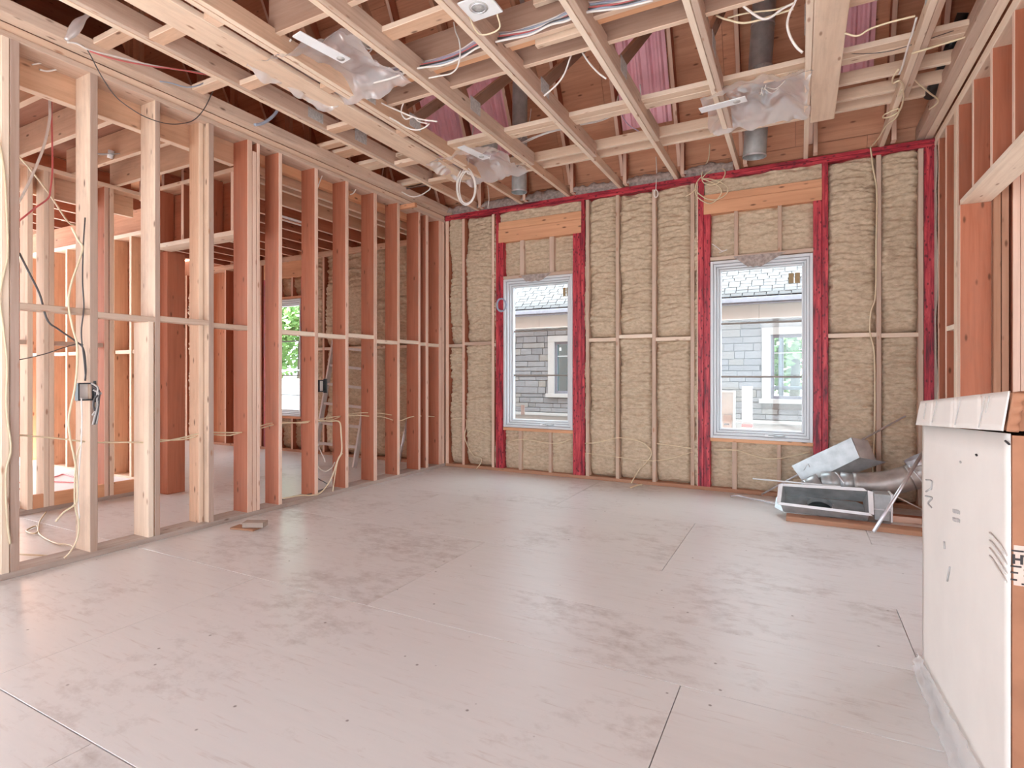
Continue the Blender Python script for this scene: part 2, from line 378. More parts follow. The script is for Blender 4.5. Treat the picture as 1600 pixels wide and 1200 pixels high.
# spray foam: one rippled cushion per bay
def foam(par, x0, x1, z0, z1, y=BY, amp=.013, deep=.085, seed=0., res=.014, calm=.18, axis='x'):
    nx = max(4, int((x1-x0)/res)); nzv = max(4, int((z1-z0)/(res*.8)))
    V, F = [], []
    for j in range(nzv+1):
        z = z0+(z1-z0)*j/nzv
        for i in range(nx+1):
            u = i/nx; x = x0+(x1-x0)*u
            e = min(u, 1-u)*(x1-x0); ez = min(z-z0, z1-z)
            side = max(0., 1-e/.05)**2; top = max(0., 1-ez/.03)**2
            low = max(0., 1-(z-z0)/.16)                            # thinner just above a block or plate
            r = amp*(min(1., .25+(z-z0)/max(calm, .01)*.75))
            bend = .35*(u-.5)**2*4*.05
            n = noise.noise(Vector((x*7+seed*13, seed*3.1, (z+bend)*34+seed*7)))*.8 + noise.noise(Vector((x*19, seed*5.3, z*70)))*.45 + noise.noise(Vector((x*2.2+seed, seed*9.7, z*2.5)))*1.2
            yy = y+.022+deep*.55*side+deep*.8*low*low+deep*.3*top - 3.6*r*n
            V.append((x, max(y-.004, yy), z))
    w = nx+1
    for j in range(nzv):
        for i in range(nx): F.append((j*w+i, j*w+i+1, (j+1)*w+i+1, (j+1)*w+i))
    return put('foam_panel', mesh('foam_panel', V, F, M['foam'], True), par)
bays = [(-4.066, -3.857), (-3.819, -3.42), (-2.142, -1.826), (-1.788, -1.42), (-1.382, -1.018), (.236, .618), (.656, .93)]
zt = {(-4.066, -3.857): 1.553, (-3.819, -3.42): 1.572, (-2.142, -1.826): 1.572, (-1.788, -1.42): 1.60, (-1.382, -1.018): 1.56, (.236, .618): 1.545, (.656, .93): 1.535}
for i, (a, c) in enumerate(bays):
    z = zt[(a, c)]
    foam(wb_, a, c, .036, z, seed=i*1.7+.3, calm=.9); foam(wb_, a, c, z+.04, 3.205, seed=i*2.3+5.1)
for i, (a, c) in enumerate(((-3.382, -3.357), (-2.192, -2.18), (-.98, -.945))): foam(wb_, a, c, .04, 3.2, deep=.02, seed=i+20)
for i, (a, c, hz0, hz1) in enumerate(((-3.252, -2.335, 2.83, 3.085), (-.822, .112, 2.855, 3.06))):
    foam(wb_, a-.06, c+.09, hz1, 3.205, seed=i+31., deep=.02)
    foam(wb_, a, c, 2.41, hz0, y=BY+.03, seed=i+41., amp=.006, deep=.03)
    foam(wb_, a, c, .036, .512, y=BY+.02, seed=i+51., amp=.008, deep=.03)
# wall_back carries on behind the right-hand room
foam(wb_, 1.06, 2.5, 0, 3.2, y=BY+.01, seed=77, res=.05)

# ------------------------------------------------------------------ windows
def frame_geo(x0, x1, z0, z1, y0, y1, t):
    return join_geo([box_geo(x0, x0+t, y0, y1, z0, z1), box_geo(x1-t, x1, y0, y1, z0, z1), box_geo(x0+t, x1-t, y0, y1, z1-t, z1), box_geo(x0+t, x1-t, y0, y1, z0, z0+t)])
def window(name, x0, x1, z0, z1, y, muntins, handle=True, flap=None, stickers=()):
    w = struct(name)
    def fr(n, a, y0, y1, t, mat):
        V, F = frame_geo(x0+a, x1-a, z0+a, z1-a, y0, y1, t)
        o = put(n, mesh(n, V, F, mat), w); bv = o.modifiers.new('b', 'BEVEL'); bv.width = .004; bv.segments = 2; return o
    fr('outer_frame', 0, y-.012, y+.15, .026, M['vinyl']); fr('step_shade', .024, y+.012, y+.14, .008, M['grey'])  # grey bands put shade between the frame steps
    fr('stepped_frame', .030, y+.016, y+.14, .022, M['vinyl']); fr('step_shade', .050, y+.040, y+.14, .008, M['grey'])
    fr('glazing_stop', .056, y+.046, y+.13, .018, M['vinyl']); fr('step_shade', .072, y+.070, y+.13, .006, M['grey'])
    fr('sash', .077, y+.074, y+.13, .018, M['vinyl'])
    a = .092
    bar('pane', w, x0+a, x1-a, y+.102, y+.108, z0+a, z1-a, M['glass'], .0005)
    for zm in muntins: bar('muntin', w, x0+a, x1-a, y+.092, y+.116, zm-.009, zm+.009, M['muntin'])
    if handle:
        h = tube('crank_handle', w, [(x1-.40, y+.02, z0+.045), (x1-.36, y-.002, z0+.055), (x1-.30, y-.004, z0+.045), (x1-.24, y+.0, z0+.05)], .007, M['metal'])
        bar('handle_base', w, x1-.42, x1-.34, y+.005, y+.03, z0+.034, z0+.056, M['white'])
    if flap:
        f0, f1, b0, b1, d = flap
        V = []; n = 12
        for s, yy in ((0, -.016), (1, -.022)):
            for i in range(n+1):
                t = i/n; V.append((f0+(f1-f0)*t, y+yy, z1+.03)); V.append((b0+(b1-b0)*t, y+yy-.006*math.sin(t*9), z1-d+.006*math.sin(t*14)))
        F = []
        for s in (0, 1):
            o = s*2*(n+1)
            for i in range(n): F.append((o+2*i, o+2*i+1, o+2*i+3, o+2*i+2))
        put('foam_drip', mesh('foam_drip', V, F, M['wool']), w)
    for sx, sz, sw, sh, mm in stickers: bar('sticker', w, sx, sx+sw, y+.100, y+.1015, sz, sz+sh, M[mm], .0002)
    return w
window('window_1', -3.248, -2.337, .552, 2.368, BY+.0, (1.73, 1.188), True, (-3.0, -2.6, -2.93, -2.72, .05),
       ((-2.50, 2.13, .035, .10, 'kraftpaper'), (-2.455, 2.13, .028, .10, 'kraftpaper'), (-3.06, .70, .05, .12, 'paper')))
window('window_2', -.82, .11, .548, 2.362, BY+.0, (1.725, 1.176), True, (-.60, -.12, -.46, -.32, .085),
       ((-.10, 2.10, .045, .10, 'kraftpaper'), (-.045, 2.10, .045, .10, 'kraftpaper')))
window('window_3', W3_[0], W3_[1]+.0, .55, 2.365, BY, (1.72, 1.18), False)
# long dark stroke of the coiled spring on the glass edge is part of the crank

# ------------------------------------------------------------------ left stud wall
LX = -4.12
wlft = struct('wall_left')
bar('bottom_plate', wlft, LX-.184, LX, -.6, BY, 0, .038, M['dusty'])
bar('top_plate', wlft, LX-.184, LX, -.6, BY, 3.18, 3.216, M['weathered'])
bar('top_plate', wlft, LX-.184, LX-.012, -.6, BY, 3.219, 3.268, M['brown'])
def lst(y, w=.042, z0=.038, z1=3.18, mat='spruce', dx=0., name='stud'):
    return bar(name, wlft, LX-.184, LX+dx, y, y+w, z0, z1, M[mat])
for y, w, m in ((.30, .04, 'weathered'), (.71, .04, 'weathered'), (1.11, .04, 'weathered'), (1.512, .044, 'near_lit'), (1.924, .045, 'near_lit'), (2.335, .036, 'near_lit'),
                (2.742, .043, 'near_lit'), (3.085, .045, 'fir'), (3.176, .03, 'fir'), (3.40, .036, 'fir'), (3.811, .042, 'fir'), (4.214, .044, 'fir'),
                (4.636, .028, 'fir'), (4.666, .022, 'fir'), (5.034, .044, 'fir'), (5.432, .04, 'fir'), (5.58, .055, 'fir'), (5.86, .06, 'fir'), (5.925, .06, 'fir')):
    lst(y, w, mat=m)
lst(1.47, .038, mat='pale', name='jack_stud'); lst(2.288, .038, .038, 1.58, 'pale', name='jack_stud'); lst(3.134, .038, .038, 3.1, 'fir', name='jack_stud'); lst(2.70, .038, .038, 3.18, 'spruce', -.06, 'jack_stud')
for y0, y1, z in ((1.15, 1.47, 1.60), (1.556, 1.924, 1.592), (1.969, 2.335, 1.578), (2.371, 2.742, 1.588), (2.785, 3.085, 1.572), (3.436, 3.811, 1.565), (3.853, 4.214, 1.562),
                  (4.258, 4.636, 1.586), (4.688, 5.034, 1.545), (5.078, 5.432, 1.566), (5.472, 5.58, 1.555), (5.635, 5.86, 1.55)):
    bar('blocking', wlft, LX-.10, LX-.002, y0, y1, z, z+.04, M['weathered'] if y0 < 3.1 else M['pale'])
# dropped rim board just behind the studs
bar('rim_board', wlft, -4.37, -4.308, -.6, 3.10, 3.0, 3.262, M['spruce'])
bar('rim_board', wlft, -4.37, -4.308, 3.32, 5.99, 3.10, 3.262, M['lvl'])

# ------------------------------------------------------------------ hallway and back room behind the left wall
hall = struct('wall_hall')      # stud wall on the far side of the hallway
HX = -5.87
bar('bottom_plate', hall, HX-.14, HX, .4, 3.46, 0, .038, M['dusty'])
bar('top_plate', hall, HX-.14, HX, .4, 3.46, 2.99, 3.028, M['spruce'])
for y, m in ((.9, 'spruce'), (1.3, 'spruce'), (1.7, 'spruce'), (2.27, 'spruce'), (2.385, 'pale'), (2.425, 'spruce'), (2.86, 'fir'), (2.905, 'spruce')):
    bar('stud', hall, HX-.14, HX, y, y+.038, .038, 2.99, M[m])
for y0, y1, z in ((1.74, 2.27, 1.46), (2.463, 2.86, 1.46)): bar('blocking', hall, HX-.12, HX-.02, y0, y1, z, z+.038, M['weathered'])
bar('curb_board', hall, HX-.045, HX-.002, 2.308, 2.385, .0, .155, M['lvl']); bar('curb_board', hall, HX-.045, HX-.002, 2.463, 2.86, .0, .155, M['lvl']); bar('curb_board', hall, HX-.045, HX-.002, 2.943, 3.33, 0, .155, M['lvl'])
bar('platform_deck', hall, -9.2, HX-.16, .3, 3.3, .002, .10, M['white'], .001)
wp = struct('wall_far_left')    # wide-faced studs beyond the platform
for i in range(9): bar('stud', wp, -8.6+i*.33, -8.562+i*.33, 3.30, 3.44, .12, 2.66, M['spruce'])
bar('bottom_plate', wp, -9.2, HX-.18, 3.30, 3.44, .0, .12, M['pale']); bar('top_plate', wp, -9.2, HX-.18, 3.30, 3.44, 2.66, 2.70, M['pale'])
bar('backing_panel', wp, -9.2, HX-.18, 3.445, 3.458, 0, 3.0, M['ply'], .001)
for i in range(8): bar('blocking', wp, -8.56+i*.33, -8.27+i*.33, 3.31, 3.43, 1.42, 1.46, M['spruce'])
# partition between hallway and back room, with a door opening
pt = struct('wall_partition')
PY = 3.19
for x, m in ((-5.87, 'pale'), (-5.825, 'spruce')): bar('stud', pt, x, x+.04, PY, PY+.14, .038, 2.99, M[m])
bar('built_up_post', pt, -5.78, -5.60, PY+.1, PY+.28, 0, 2.43, M['fir'])
bar('built_up_post', pt, -5.66, -5.60, PY+.02, PY+.14, 2.47, 2.99, M['spruce'])
bar('door_head', pt, -5.60, -4.31, PY-.03, PY+.14, 2.43, 2.47, M['pale'])
for x in (-5.56, -5.18, -4.80, -4.46): bar('cripple_stud', pt, x, x+.038, PY-.02, PY+.12, 2.47, 2.99, M['fir'])
bar('top_plate', pt, -5.87, -4.31, PY-.02, PY+.14, 2.99, 3.028, M['spruce'])
bar('backing_panel', pt, -5.60, -4.30, PY+.13, PY+.142, 2.48, 2.98, M['fir'], .001)
hc = struct('ceiling_hall')
for y in (.98, 1.38, 1.76, 2.18, 2.597, 2.957): bar('joist', hc, HX-.1, -4.372, y, y+.04, 3.03, 3.262, M['spruce'])
bar('joist', hc, HX-.1, -4.372, 1.40, 1.44, 2.70, 2.95, M['spruce'])
bar('drop_beam', hc, HX-.2, HX-.16, .3, 3.2, 2.80, 3.03, M['spruce'])
bar('subfloor_deck', hc, -9.2, -4.30, -.6, 3.33, 3.266, 3.285, M['osb'], .001)
for x in (-6.3, -6.75, -7.2, -7.65, -8.1, -8.55): bar('joist', hc, x, x+.04, .0, 3.3, 3.0, 3.262, M['fir'])
br = struct('ceiling_back_room')
for x in (-4.42, -4.57, -4.97, -5.42, -5.75, -6.15, -6.58, -6.97, -7.37, -7.77, -8.2, -8.6): bar('joist', br, x-.03, x+.012, 3.34, BY+.1, 3.03, 3.262, M['spruce' if x > -5 else 'fir'])
bar('subfloor_deck', br, -9.2, -4.30, 3.335, 6.1, 3.266, 3.285, M['lvl'], .001)
bar('top_plate', br, -9.2, -4.30, BY-.02, BY+.14, 2.95, 3.028, M['spruce'])
for x in (-8.6, -8.2, -7.72, -6.72, -6.33, -5.93, -5.52, -5.12, -4.72): bar('stud', br, x, x+.038, BY, BY+.14, .038, 2.95, M['fir'])
for x, w in ((-7.62, .06), (-6.775, .045)): bar('jack_stud', br, x, x+w, BY-.006, BY+.13, .038, 2.7, M['red'])
bar('header', br, -7.62, -6.73, BY-.004, BY+.09, 2.70, 2.95, M['lvl']); bar('head_plate', br, -7.55, -6.78, BY-.002, BY+.13, 2.372, 2.41, M['lvl']); bar('sill_plate', br, -7.55, -6.78, BY-.002, BY+.13, .512, .548, M['lvl'])
for x in (-7.3, -7.0): bar('cripple_stud', br, x, x+.04, BY, BY+.13, .038, .512, M['fir']); bar('cripple_stud', br, x, x+.04, BY, BY+.13, 2.41, 2.70, M['fir'])
for i, (a, c) in enumerate(((-8.16, -7.72), (-6.68, -6.33), (-6.29, -5.93), (-5.89, -5.52), (-5.48, -5.12), (-5.08, -4.72), (-4.68, -4.31))):
    foam(br, a, c, .036, 1.56, seed=60+i, res=.02, calm=.8); foam(br, a, c, 1.60, 2.95, seed=70+i, res=.02)
    bar('blocking', br, a, c, BY+.004, BY+.13, 1.56, 1.60, M['pale'])
for a, c, z0, z1 in ((-7.55, -6.78, .036, .512), (-7.55, -6.78, 2.41, 2.7)): foam(br, a, c, z0, z1, y=BY+.03, seed=91+z0, res=.025)

# ------------------------------------------------------------------ right stud wall
RX_ = 1.045
wr = struct('wall_right')
bar('top_plate', wr, RX_, RX_+.14, -.5, BY, 3.205, 3.243, M['pale']); bar('top_plate', wr, RX_+.004, RX_+.14, -.5, BY, 3.246, 3.284, M['spruce'])
bar('bottom_plate', wr, RX_, RX_+.14, 5.10, BY, 0, .038, M['pale'])
for y, w in ((5.83, .04), (5.56, .04)): bar('stud', wr, RX_, RX_+.14, y, y+w, .038, 3.205, M['fir'])
for y in (5.132, 5.172): bar('stud', wr, RX_, RX_+.182 if y < 5.15 else RX_+.14, y, y+.039, .038 if y > 5.15 else 0, 3.205 if y > 5.15 else 2.452, M['fir'], .002)
bar('stud', wr, RX_-.003, RX_+.14, 5.214, 5.30, .038, 3.205, M['pale'])
bar('blocking', wr, RX_+.002, RX_+.10, 5.30, 5.56, 1.55, 1.59, M['pale'])
bar('backing_board', wr, RX_+.142, RX_+.155, 5.18, BY, .04, 3.2, M['fir'], .001)
bar('header_plate', wr, RX_, RX_+.18, 1.2, 5.131, 2.452, 2.490, M['pale'])
for y in (4.775, 4.366, 3.967, 3.56, 3.15, 2.74, 2.33): bar('cripple_stud', wr, RX_, RX_+.14, y, y+.04, 2.49, 3.205, M['fir'])
bar('backing_board', wr, RX_+.142, RX_+.155, 1.2, 5.13, 2.49, 3.2, M['fir'], .001)
for x, y, m in ((1.30, 5.24, 'dark'), (1.345, 5.24, 'dark'), (1.40, 5.22, 'fir'), (1.442, 5.22, 'fir')): bar('trimmer_stud', wr, x-.07, x-.03, y-.14, y+.0, 0, 3.2, M[m])
# pale vapour-barrier edge hanging in the corner
V, F = [], []
for i in range(41):
    z = .5+2.68*i/40; wv = .012*math.sin(z*7)+.01*math.sin(z*17+1)
    V += [(1.038, BY-.03, z), (1.036-.004*math.sin(z*5), BY-.13-wv*1.5, z), (1.042, BY-.03, z), (1.040-.004*math.sin(z*5), BY-.13-wv*1.5, z)]
for i in range(40):
    a = i*4; F += [(a, a+1, a+5, a+4), (a+2, a+6, a+7, a+3), (a+1, a+3, a+7, a+5), (a, a+4, a+6, a+2)]
put('vapour_strip', mesh('vapour_strip', V, F, M['sealant']), wr)

# ------------------------------------------------------------------ ceiling: truss bottom chords, strapping, planks
ce = struct('ceiling'); ZC = 3.272
TX = [-3.636, -3.02, -2.412, -1.795, -1.185, -.58, .03, .64]
for i, x in enumerate(TX):
    m = M['spruce'] if i < 3 else M['pale']
    bar('truss_chord', ce, x, x+.038, -2.6, 6.12, ZC, ZC+.088, m)
    if x not in (-3.02, .03): bar('chord_scab', ce, x+.040, x+.078, -2.6, 5.03 if i % 2 else 4.95, ZC+.004, ZC+.13, M['weathered'])
    else: bar('chord_scab', ce, x+.040, x+.078, -2.6, 4.66, ZC+.004, ZC+.12, M['spruce'])
    # web from the lower joint up to the roof slope, with nail plates at the joint
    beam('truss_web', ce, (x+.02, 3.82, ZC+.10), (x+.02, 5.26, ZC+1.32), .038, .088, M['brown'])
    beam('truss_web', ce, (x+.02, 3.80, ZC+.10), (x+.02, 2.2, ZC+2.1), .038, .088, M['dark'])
    for s in (-.003, .0785):
        put('nail_plate', lumber_mesh(.15, .004, .11, M['zinc'], .0005), ce, (x+s, 3.83, ZC+.105), Matrix(((0, -1, 0), (1, 0, 0), (0, 0, 1))))
# ladder-backed wide planks
bar('plank', ce, -3.313, -3.085, -2.6, 4.98, ZC-.002, ZC+.036, M['pale'])
bar('plank', ce, .074, .246, -2.6, 5.16, ZC-.002, ZC+.036, M['pale'])
for y in (-.2, .5, 1.2, 1.98, 2.60, 3.42, 4.30, 4.86): bar('ladder_block', ce, -3.558, -3.314, y, y+.088, ZC+.002, ZC+.04, M['spruce'])
for y in (.6, 1.3, 2.02, 2.9, 3.75, 4.45): bar('ladder_block', ce, -3.084, -3.021, y, y+.088, ZC+.002, ZC+.04, M['spruce'])
for x, y in ((-3.557, 3.30), (-2.941, 3.25)): put('nail_plate', lumber_mesh(.16, .003, .08, M['zinc'], .0005), ce, (x, y, ZC+.075), Matrix(((0, -1, 0), (1, 0, 0), (0, 0, 1))))
# nailer over the left wall, double truss over the right wall
bar('nailer', ce, -4.14, -4.03, -2.6, 6.1, 3.274, 3.36, M['weathered'])
bar('truss_chord', ce, .925, .985, -2.6, 6.1, 3.298, 3.42, M['weathered']); bar('truss_chord', ce, .987, 1.043, -2.6, 6.1, 3.298, 3.42, M['pale'])
# strapping across the chords
zt_ = ZC+.089
for y0, y1, m in ((4.32, 4.405, 'pale'), (4.409, 4.495, 'pale')): bar('strapping', ce, -4.15, .93, y0, y1, zt_, zt_+.038, M[m])
bar('strapping', ce, -4.15, .95, 5.06, 5.098, zt_, zt_+.088, M['pale']); bar('strapping', ce, -3.0, .95, 5.26, 5.298, zt_, zt_+.088, M['pale'])
bar('strapping', ce, -4.15, -3.64, 5.02, 5.11, zt_+.0, zt_+.036, M['spruce'])
bar('strapping', ce, -4.15, -3.64, 3.80, 3.886, zt_, zt_+.036, M['spruce']); bar('strapping', ce, -4.15, -3.64, 3.97, 4.12, zt_, zt_+.036, M['spruce'])
bar('strapping', ce, .25, .95, 4.78, 4.818, zt_, zt_+.088, M['pale']); bar('strapping', ce, .08, .95, 3.62, 3.70, zt_, zt_+.038, M['pale']); bar('strapping', ce, .08, .95, 3.705, 3.80, zt_, zt_+.038, M['spruce'])
bar('strongback', ce, -3.0, 1.0, 3.18, 3.222, zt_, zt_+.235, M['brown']); bar('strongback', ce, -3.0, 1.0, 3.46, 3.50, zt_, zt_+.235, M['brown'])
bar('strongback', ce, -3.0, -.1, 3.24, 3.30, zt_+.02, zt_+.06, M['lvl'])
bar('strongback', ce, -3.0, 1.0, 2.40, 2.44, zt_, zt_+.235, M['brown'])
bar('strapping', ce, -2.374, -1.80, 2.70, 2.81, zt_, zt_+.036, M['spruce'])
for x in (-1.47, -1.36): bar('spacer_block', ce, x, x+.17, 3.10, 3.14, zt_+.14, zt_+.22, M['pale'])
bar('spacer_block', ce, -1.52, -1.20, 3.236, 3.28, zt_-.03, zt_+.02, M['pale'])
bar('loose_board', wlft, -4.38, -3.92, 5.10, 5.138, 3.128, 3.176, M['lvl'])
for y in (1.2, 1.9, 2.55): bar('ladder_block', ce, -4.03, -3.64, y, y+.088, zt_-.03, zt_+.01, M['spruce'])
# posts standing in the dark attic over the left rooms
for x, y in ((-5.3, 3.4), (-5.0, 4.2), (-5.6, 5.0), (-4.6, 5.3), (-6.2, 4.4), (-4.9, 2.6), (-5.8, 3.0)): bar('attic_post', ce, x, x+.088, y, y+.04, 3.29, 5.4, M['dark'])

# ------------------------------------------------------------------ roof: steep slope above the back wall, dark deck above
rf = struct('roof')
def rpt(x, y, off=0.): return Vector((x, y, 3.40+(6.03-y)*2.0)) + Vector((0, 2, 1)).normalized()*off
def slope_panel(x0, x1, y0, y1, off, t, mat, name='roof_panel'):
    c = (rpt(x0, y0)+rpt(x1, y1))/2 + Vector((0, 2, 1)).normalized()*off
    d = Vector((1, 0, 0)); s = (rpt(x0, y1)-rpt(x0, y0)).normalized(); u = d.cross(s)
    L = (rpt(x0, y1)-rpt(x0, y0)).length
    return put(name, lumber_mesh(abs(x1-x0), L, t, mat, .001), rf, c, Matrix((d, s, u)).transposed())
slope_panel(-9.2, 2.6, 6.32, 4.1, .14, .01, M['osb'], 'roof_membrane')
ys = [6.30, 6.03, 5.72, 5.35, 4.98, 4.61, 4.24]
for j in range(len(ys)-1):
    x = -9.2-(j % 2)*.6
    while x < 2.6:
        slope_panel(max(x, -9.2)+.002, min(x+1.22, 2.6)-.002, ys[j]-.001, ys[j+1]+.001, .10, .012, M['ply']); x += 1.22
for x in TX + [-4.24, -4.85, -5.46, -6.07, -6.7, -7.3, -7.9, 1.0, 1.6]:
    c0 = rpt(x+.06, 6.02); c1 = rpt(x+.06, 4.3)
    beam('rafter', rf, c0, c1, .038, .14, M['fir'])
    if x in TX: bar('heel_post', rf, x+.08, x+.118, 5.90, 5.985, 3.28, 3.62, M['fir'])
# pink ventilation baffles with raised ribs
def baffle(x0, x1, y0, y1):
    n = 28; V, F = [], []
    for i in range(n+1):
        u = i/n; rib = .022 if (int(u*14) % 3 == 0) else 0.
        for j in range(13):
            v = j/12; pocket = -.015 if (int(u*14) % 6 == 4 and .25 < v < .62) else 0
            V.append(rpt(x0+(x1-x0)*u, y0+(y1-y0)*v, .055-rib-pocket))
    for i in range(n):
        for j in range(12): F.append((i*13+j, (i+1)*13+j, (i+1)*13+j+1, i*13+j+1))
    o = put('insulation_baffle', mesh('insulation_baffle', V, F, M['pink']), rf)
    o.modifiers.new('s', 'SOLIDIFY').thickness = .004
for a, c in ((-4.24, -3.62), (-3.55, -3.0), (-1.72, -1.16), (.09, .60)): baffle(a+.02, c-.02, 5.82, 5.22)
# batts stuffed along the top plate
for i, (a, c) in enumerate(((-4.05, -3.6), (-3.58, -3.0), (-2.97, -2.42), (-2.32, -1.8), (-1.68, -1.2), (-1.09, -.6))):
    V, F = [], []; n = 22; m_ = 8
    for j in range(n+1):
        for k in range(m_+1):
            u, v = j/n, k/m_; ang = math.pi*v
            r = .055*(1+.5*noise.noise(Vector((u*7+i*9, v*3, i))))*(.55+.45*math.sin(math.pi*min(max(u, .03), .97))**.4)
            V.append((a+(c-a)*u, 5.97-math.cos(ang)*.06-.0+.02*noise.noise(Vector((u*9, v*5, i+4.))), 3.278+max(0, math.sin(ang))*r*1.5))
    for j in range(n):
        for k in range(m_): F.append((j*(m_+1)+k, j*(m_+1)+k+1, (j+1)*(m_+1)+k+1, (j+1)*(m_+1)+k))
    put('insulation_batt', mesh('insulation_batt', V, F, M['wool'], True), rf)
for x0 in range(-9, 3, 2): bar('roof_deck', rf, x0-.2, x0+1.80, -3.2, 4.4, 6.90, 6.92, M['osb'], .001)
bar('gable_sheathing', rf, -9.2, -9.18, -3.2, 6.3, 3.30, 6.9, M['osb'], .001); bar('gable_sheathing', rf, 2.58, 2.6, -3.2, 6.3, 3.30, 6.9, M['osb'], .001)
bar('gable_sheathing', rf, -9.2, 2.6, -3.2, -3.18, 3.30, 6.9, M['osb'], .001)
bar('soffit', rf, -9.2, 2.6, 6.17, 6.55, 3.28, 3.30, M['fence'], .001)
# unseen rear wall: posts, and wide openings shaped to let fill light in
wre = struct('unseen_wall_rear')
for x in (-4.2, -2.4, -.6, 1.0, 2.5, 4.3): bar('unseen_post', wre, x, x+.14, -3.1, -2.96, 0, 3.3, M['fir'])
bar('header', wre, -4.2, 4.4, -3.1, -2.96, 2.6, 3.3, M['spruce'])
bar('unseen_rear_sheathing', wre, 1.0, 4.4, -3.12, -3.10, 0, 2.6, M['ply'], .001); bar('unseen_rear_sheathing', wre, -9.2, -4.2, -3.12, -3.10, 0, 3.3, M['ply'], .001)
wrr = struct('added_wall_right_room')  # unseen wall with openings, added to cut the light from the right
bar('sheathing', wrr, 4.5, 4.52, -3.2, 6.2, 0, .85, M['ply'], .001); bar('sheathing', wrr, 4.5, 4.52, -3.2, 6.2, 2.35, 3.3, M['ply'], .001)  # boards of the added unseen wall, below and above its openings
for y in (-3.2, -.6, 2.2, 4.6): bar('sheathing', wrr, 4.5, 4.52, y, y+1.0 if y > -1 else y+1.6, .85, 2.35, M['ply'], .001)  # boards of the added unseen wall, between its openings
bar('ceiling_deck', tag(struct('ceiling_right_room'), kind='structure'), 1.2, 4.5, -3.2, 6.2, 3.3, 3.32, M['osb'], .001)

bar('eave_closure', rf, -9.2, 2.6, 6.165, 6.185, 3.2, 3.9, M['osb'], .001)
bar('wall_sheathing', wb_, -12.5, -9.2, BY+.142, BY+.16, -.3, 3.3, M['ply'], .001)
for i in range(8): foam(br, -12.5+i*.41, -12.13+i*.41, .036, 2.95, seed=120+i, res=.03); bar('stud', br, -12.13+i*.41, -12.09+i*.41, BY, BY+.14, .038, 2.95, M['fir'])
bar('floor_base', fl, -12.5, -9.3, 3.4, 6.14, -.30, -.002, M['floor'], .001)
bar('subfloor_deck', br, -12.5, -9.2, 3.335, 6.1, 3.266, 3.285, M['lvl'], .001)

bar('sun_block_panel', br, -12.5, -9.0, 3.36, 3.38, -.3, 3.3, M['ply'], .001)  # unseen panel added to keep the sun off the back room
# ------------------------------------------------------------------ the house next door
NY = 10.0
nh = thing('neighbour_house', 'grey stone house with pale shingled roof seen outside through the windows', 'house', (-2.4, NY, -.42))
def npart(name, x0, x1, y0, y1, z0, z1, mat, ch=.004): return bar(name, nh, x0, x1, y0, y1, z0, z1, M[mat] if isinstance(mat, str) else mat, ch)
wins = ((-4.40, -3.00, .76, 1.95), (-.56, .84, .735, 1.965))
xs = [-6.2, wins[0][0]+.14, wins[0][1]-.14, wins[1][0]+.14, wins[1][1]-.14, 3.2]
for i in (0, 2, 4): npart('wall', xs[i], xs[i+1], NY+.03, NY+.2, -.42, 2.6, 'mortar')
for a, c, z0, z1 in wins: npart('wall', a+.14, c-.14, NY+.03, NY+.2, -.42, z0+.04, 'mortar'); npart('wall', a+.14, c-.14, NY+.03, NY+.2, z1-.1, 2.6, 'mortar')
# coursed stone, each block its own piece where the windows show it
rng = random.Random(3)
rest = []
z = .445; cz = 0
while z < 2.10:
    h = rng.choice((.075, .09, .11, .13)); h = min(h, 2.112-z)
    x = -6.2-rng.random()*.2
    while x < 3.2:
        w = rng.choice((.16, .24, .30, .38, .48)); x1 = x+w
        clear = all(x1-.006 < a or x+.006 > c or z > z1-.001 or z+h < z0 for a, c, z0, z1 in wins)
        xa, xb = x, x1
        for a, c, z0, z1 in wins:
            if not (z > z1-.001 or z+h < z0):
                if xa < a < xb: xb = a
                if xa < c < xb: xa = c
                if xa >= a and xb <= c: xb = xa
        if xb-xa > .03:
            vis = (-5.3 < xa < -3.7) or (-1.35 < xa < .2)
            pr = rng.random()*.014
            if vis: npart('stone', xa+.004, xb-.004, NY-.02-pr, NY+.05, z+.004, z+h-.004, 'stone', .008)
            else: rest.append(box_geo(xa+.004, xb-.004, NY-.02-pr, NY+.05, z+.004, z+h-.004))
        x = x1
    z += h
V, F = join_geo(rest); tag(put('stone_coursing', mesh('stone_coursing', [v-Vector((-2.4, NY, -.42)) for v in V], F, M['stone']), nh, (-2.4, NY, -.42)), kind='stuff')
npart('stone_ledge', -6.2, 3.2, NY-.07, NY+.04, .385, .44, 'cast'); npart('foundation', -6.2, 3.2, NY-.01, NY+.1, -.42, .385, 'cast')
for x in [-6.2+.8*i for i in range(12)]: npart('frieze_panel', x+.002, x+.798, NY-.03, NY+.05, 2.112, 2.36, M['frieze'])
npart('soffit', -6.6, 3.5, 9.77, NY+.05, 2.36, 2.375, 'cast'); npart('fascia', -6.6, 3.5, 9.74, 9.77, 2.335, 2.455, 'fascia'); npart('gutter', -6.6, 3.5, 9.71, 9.74, 2.37, 2.45, 'fascia')
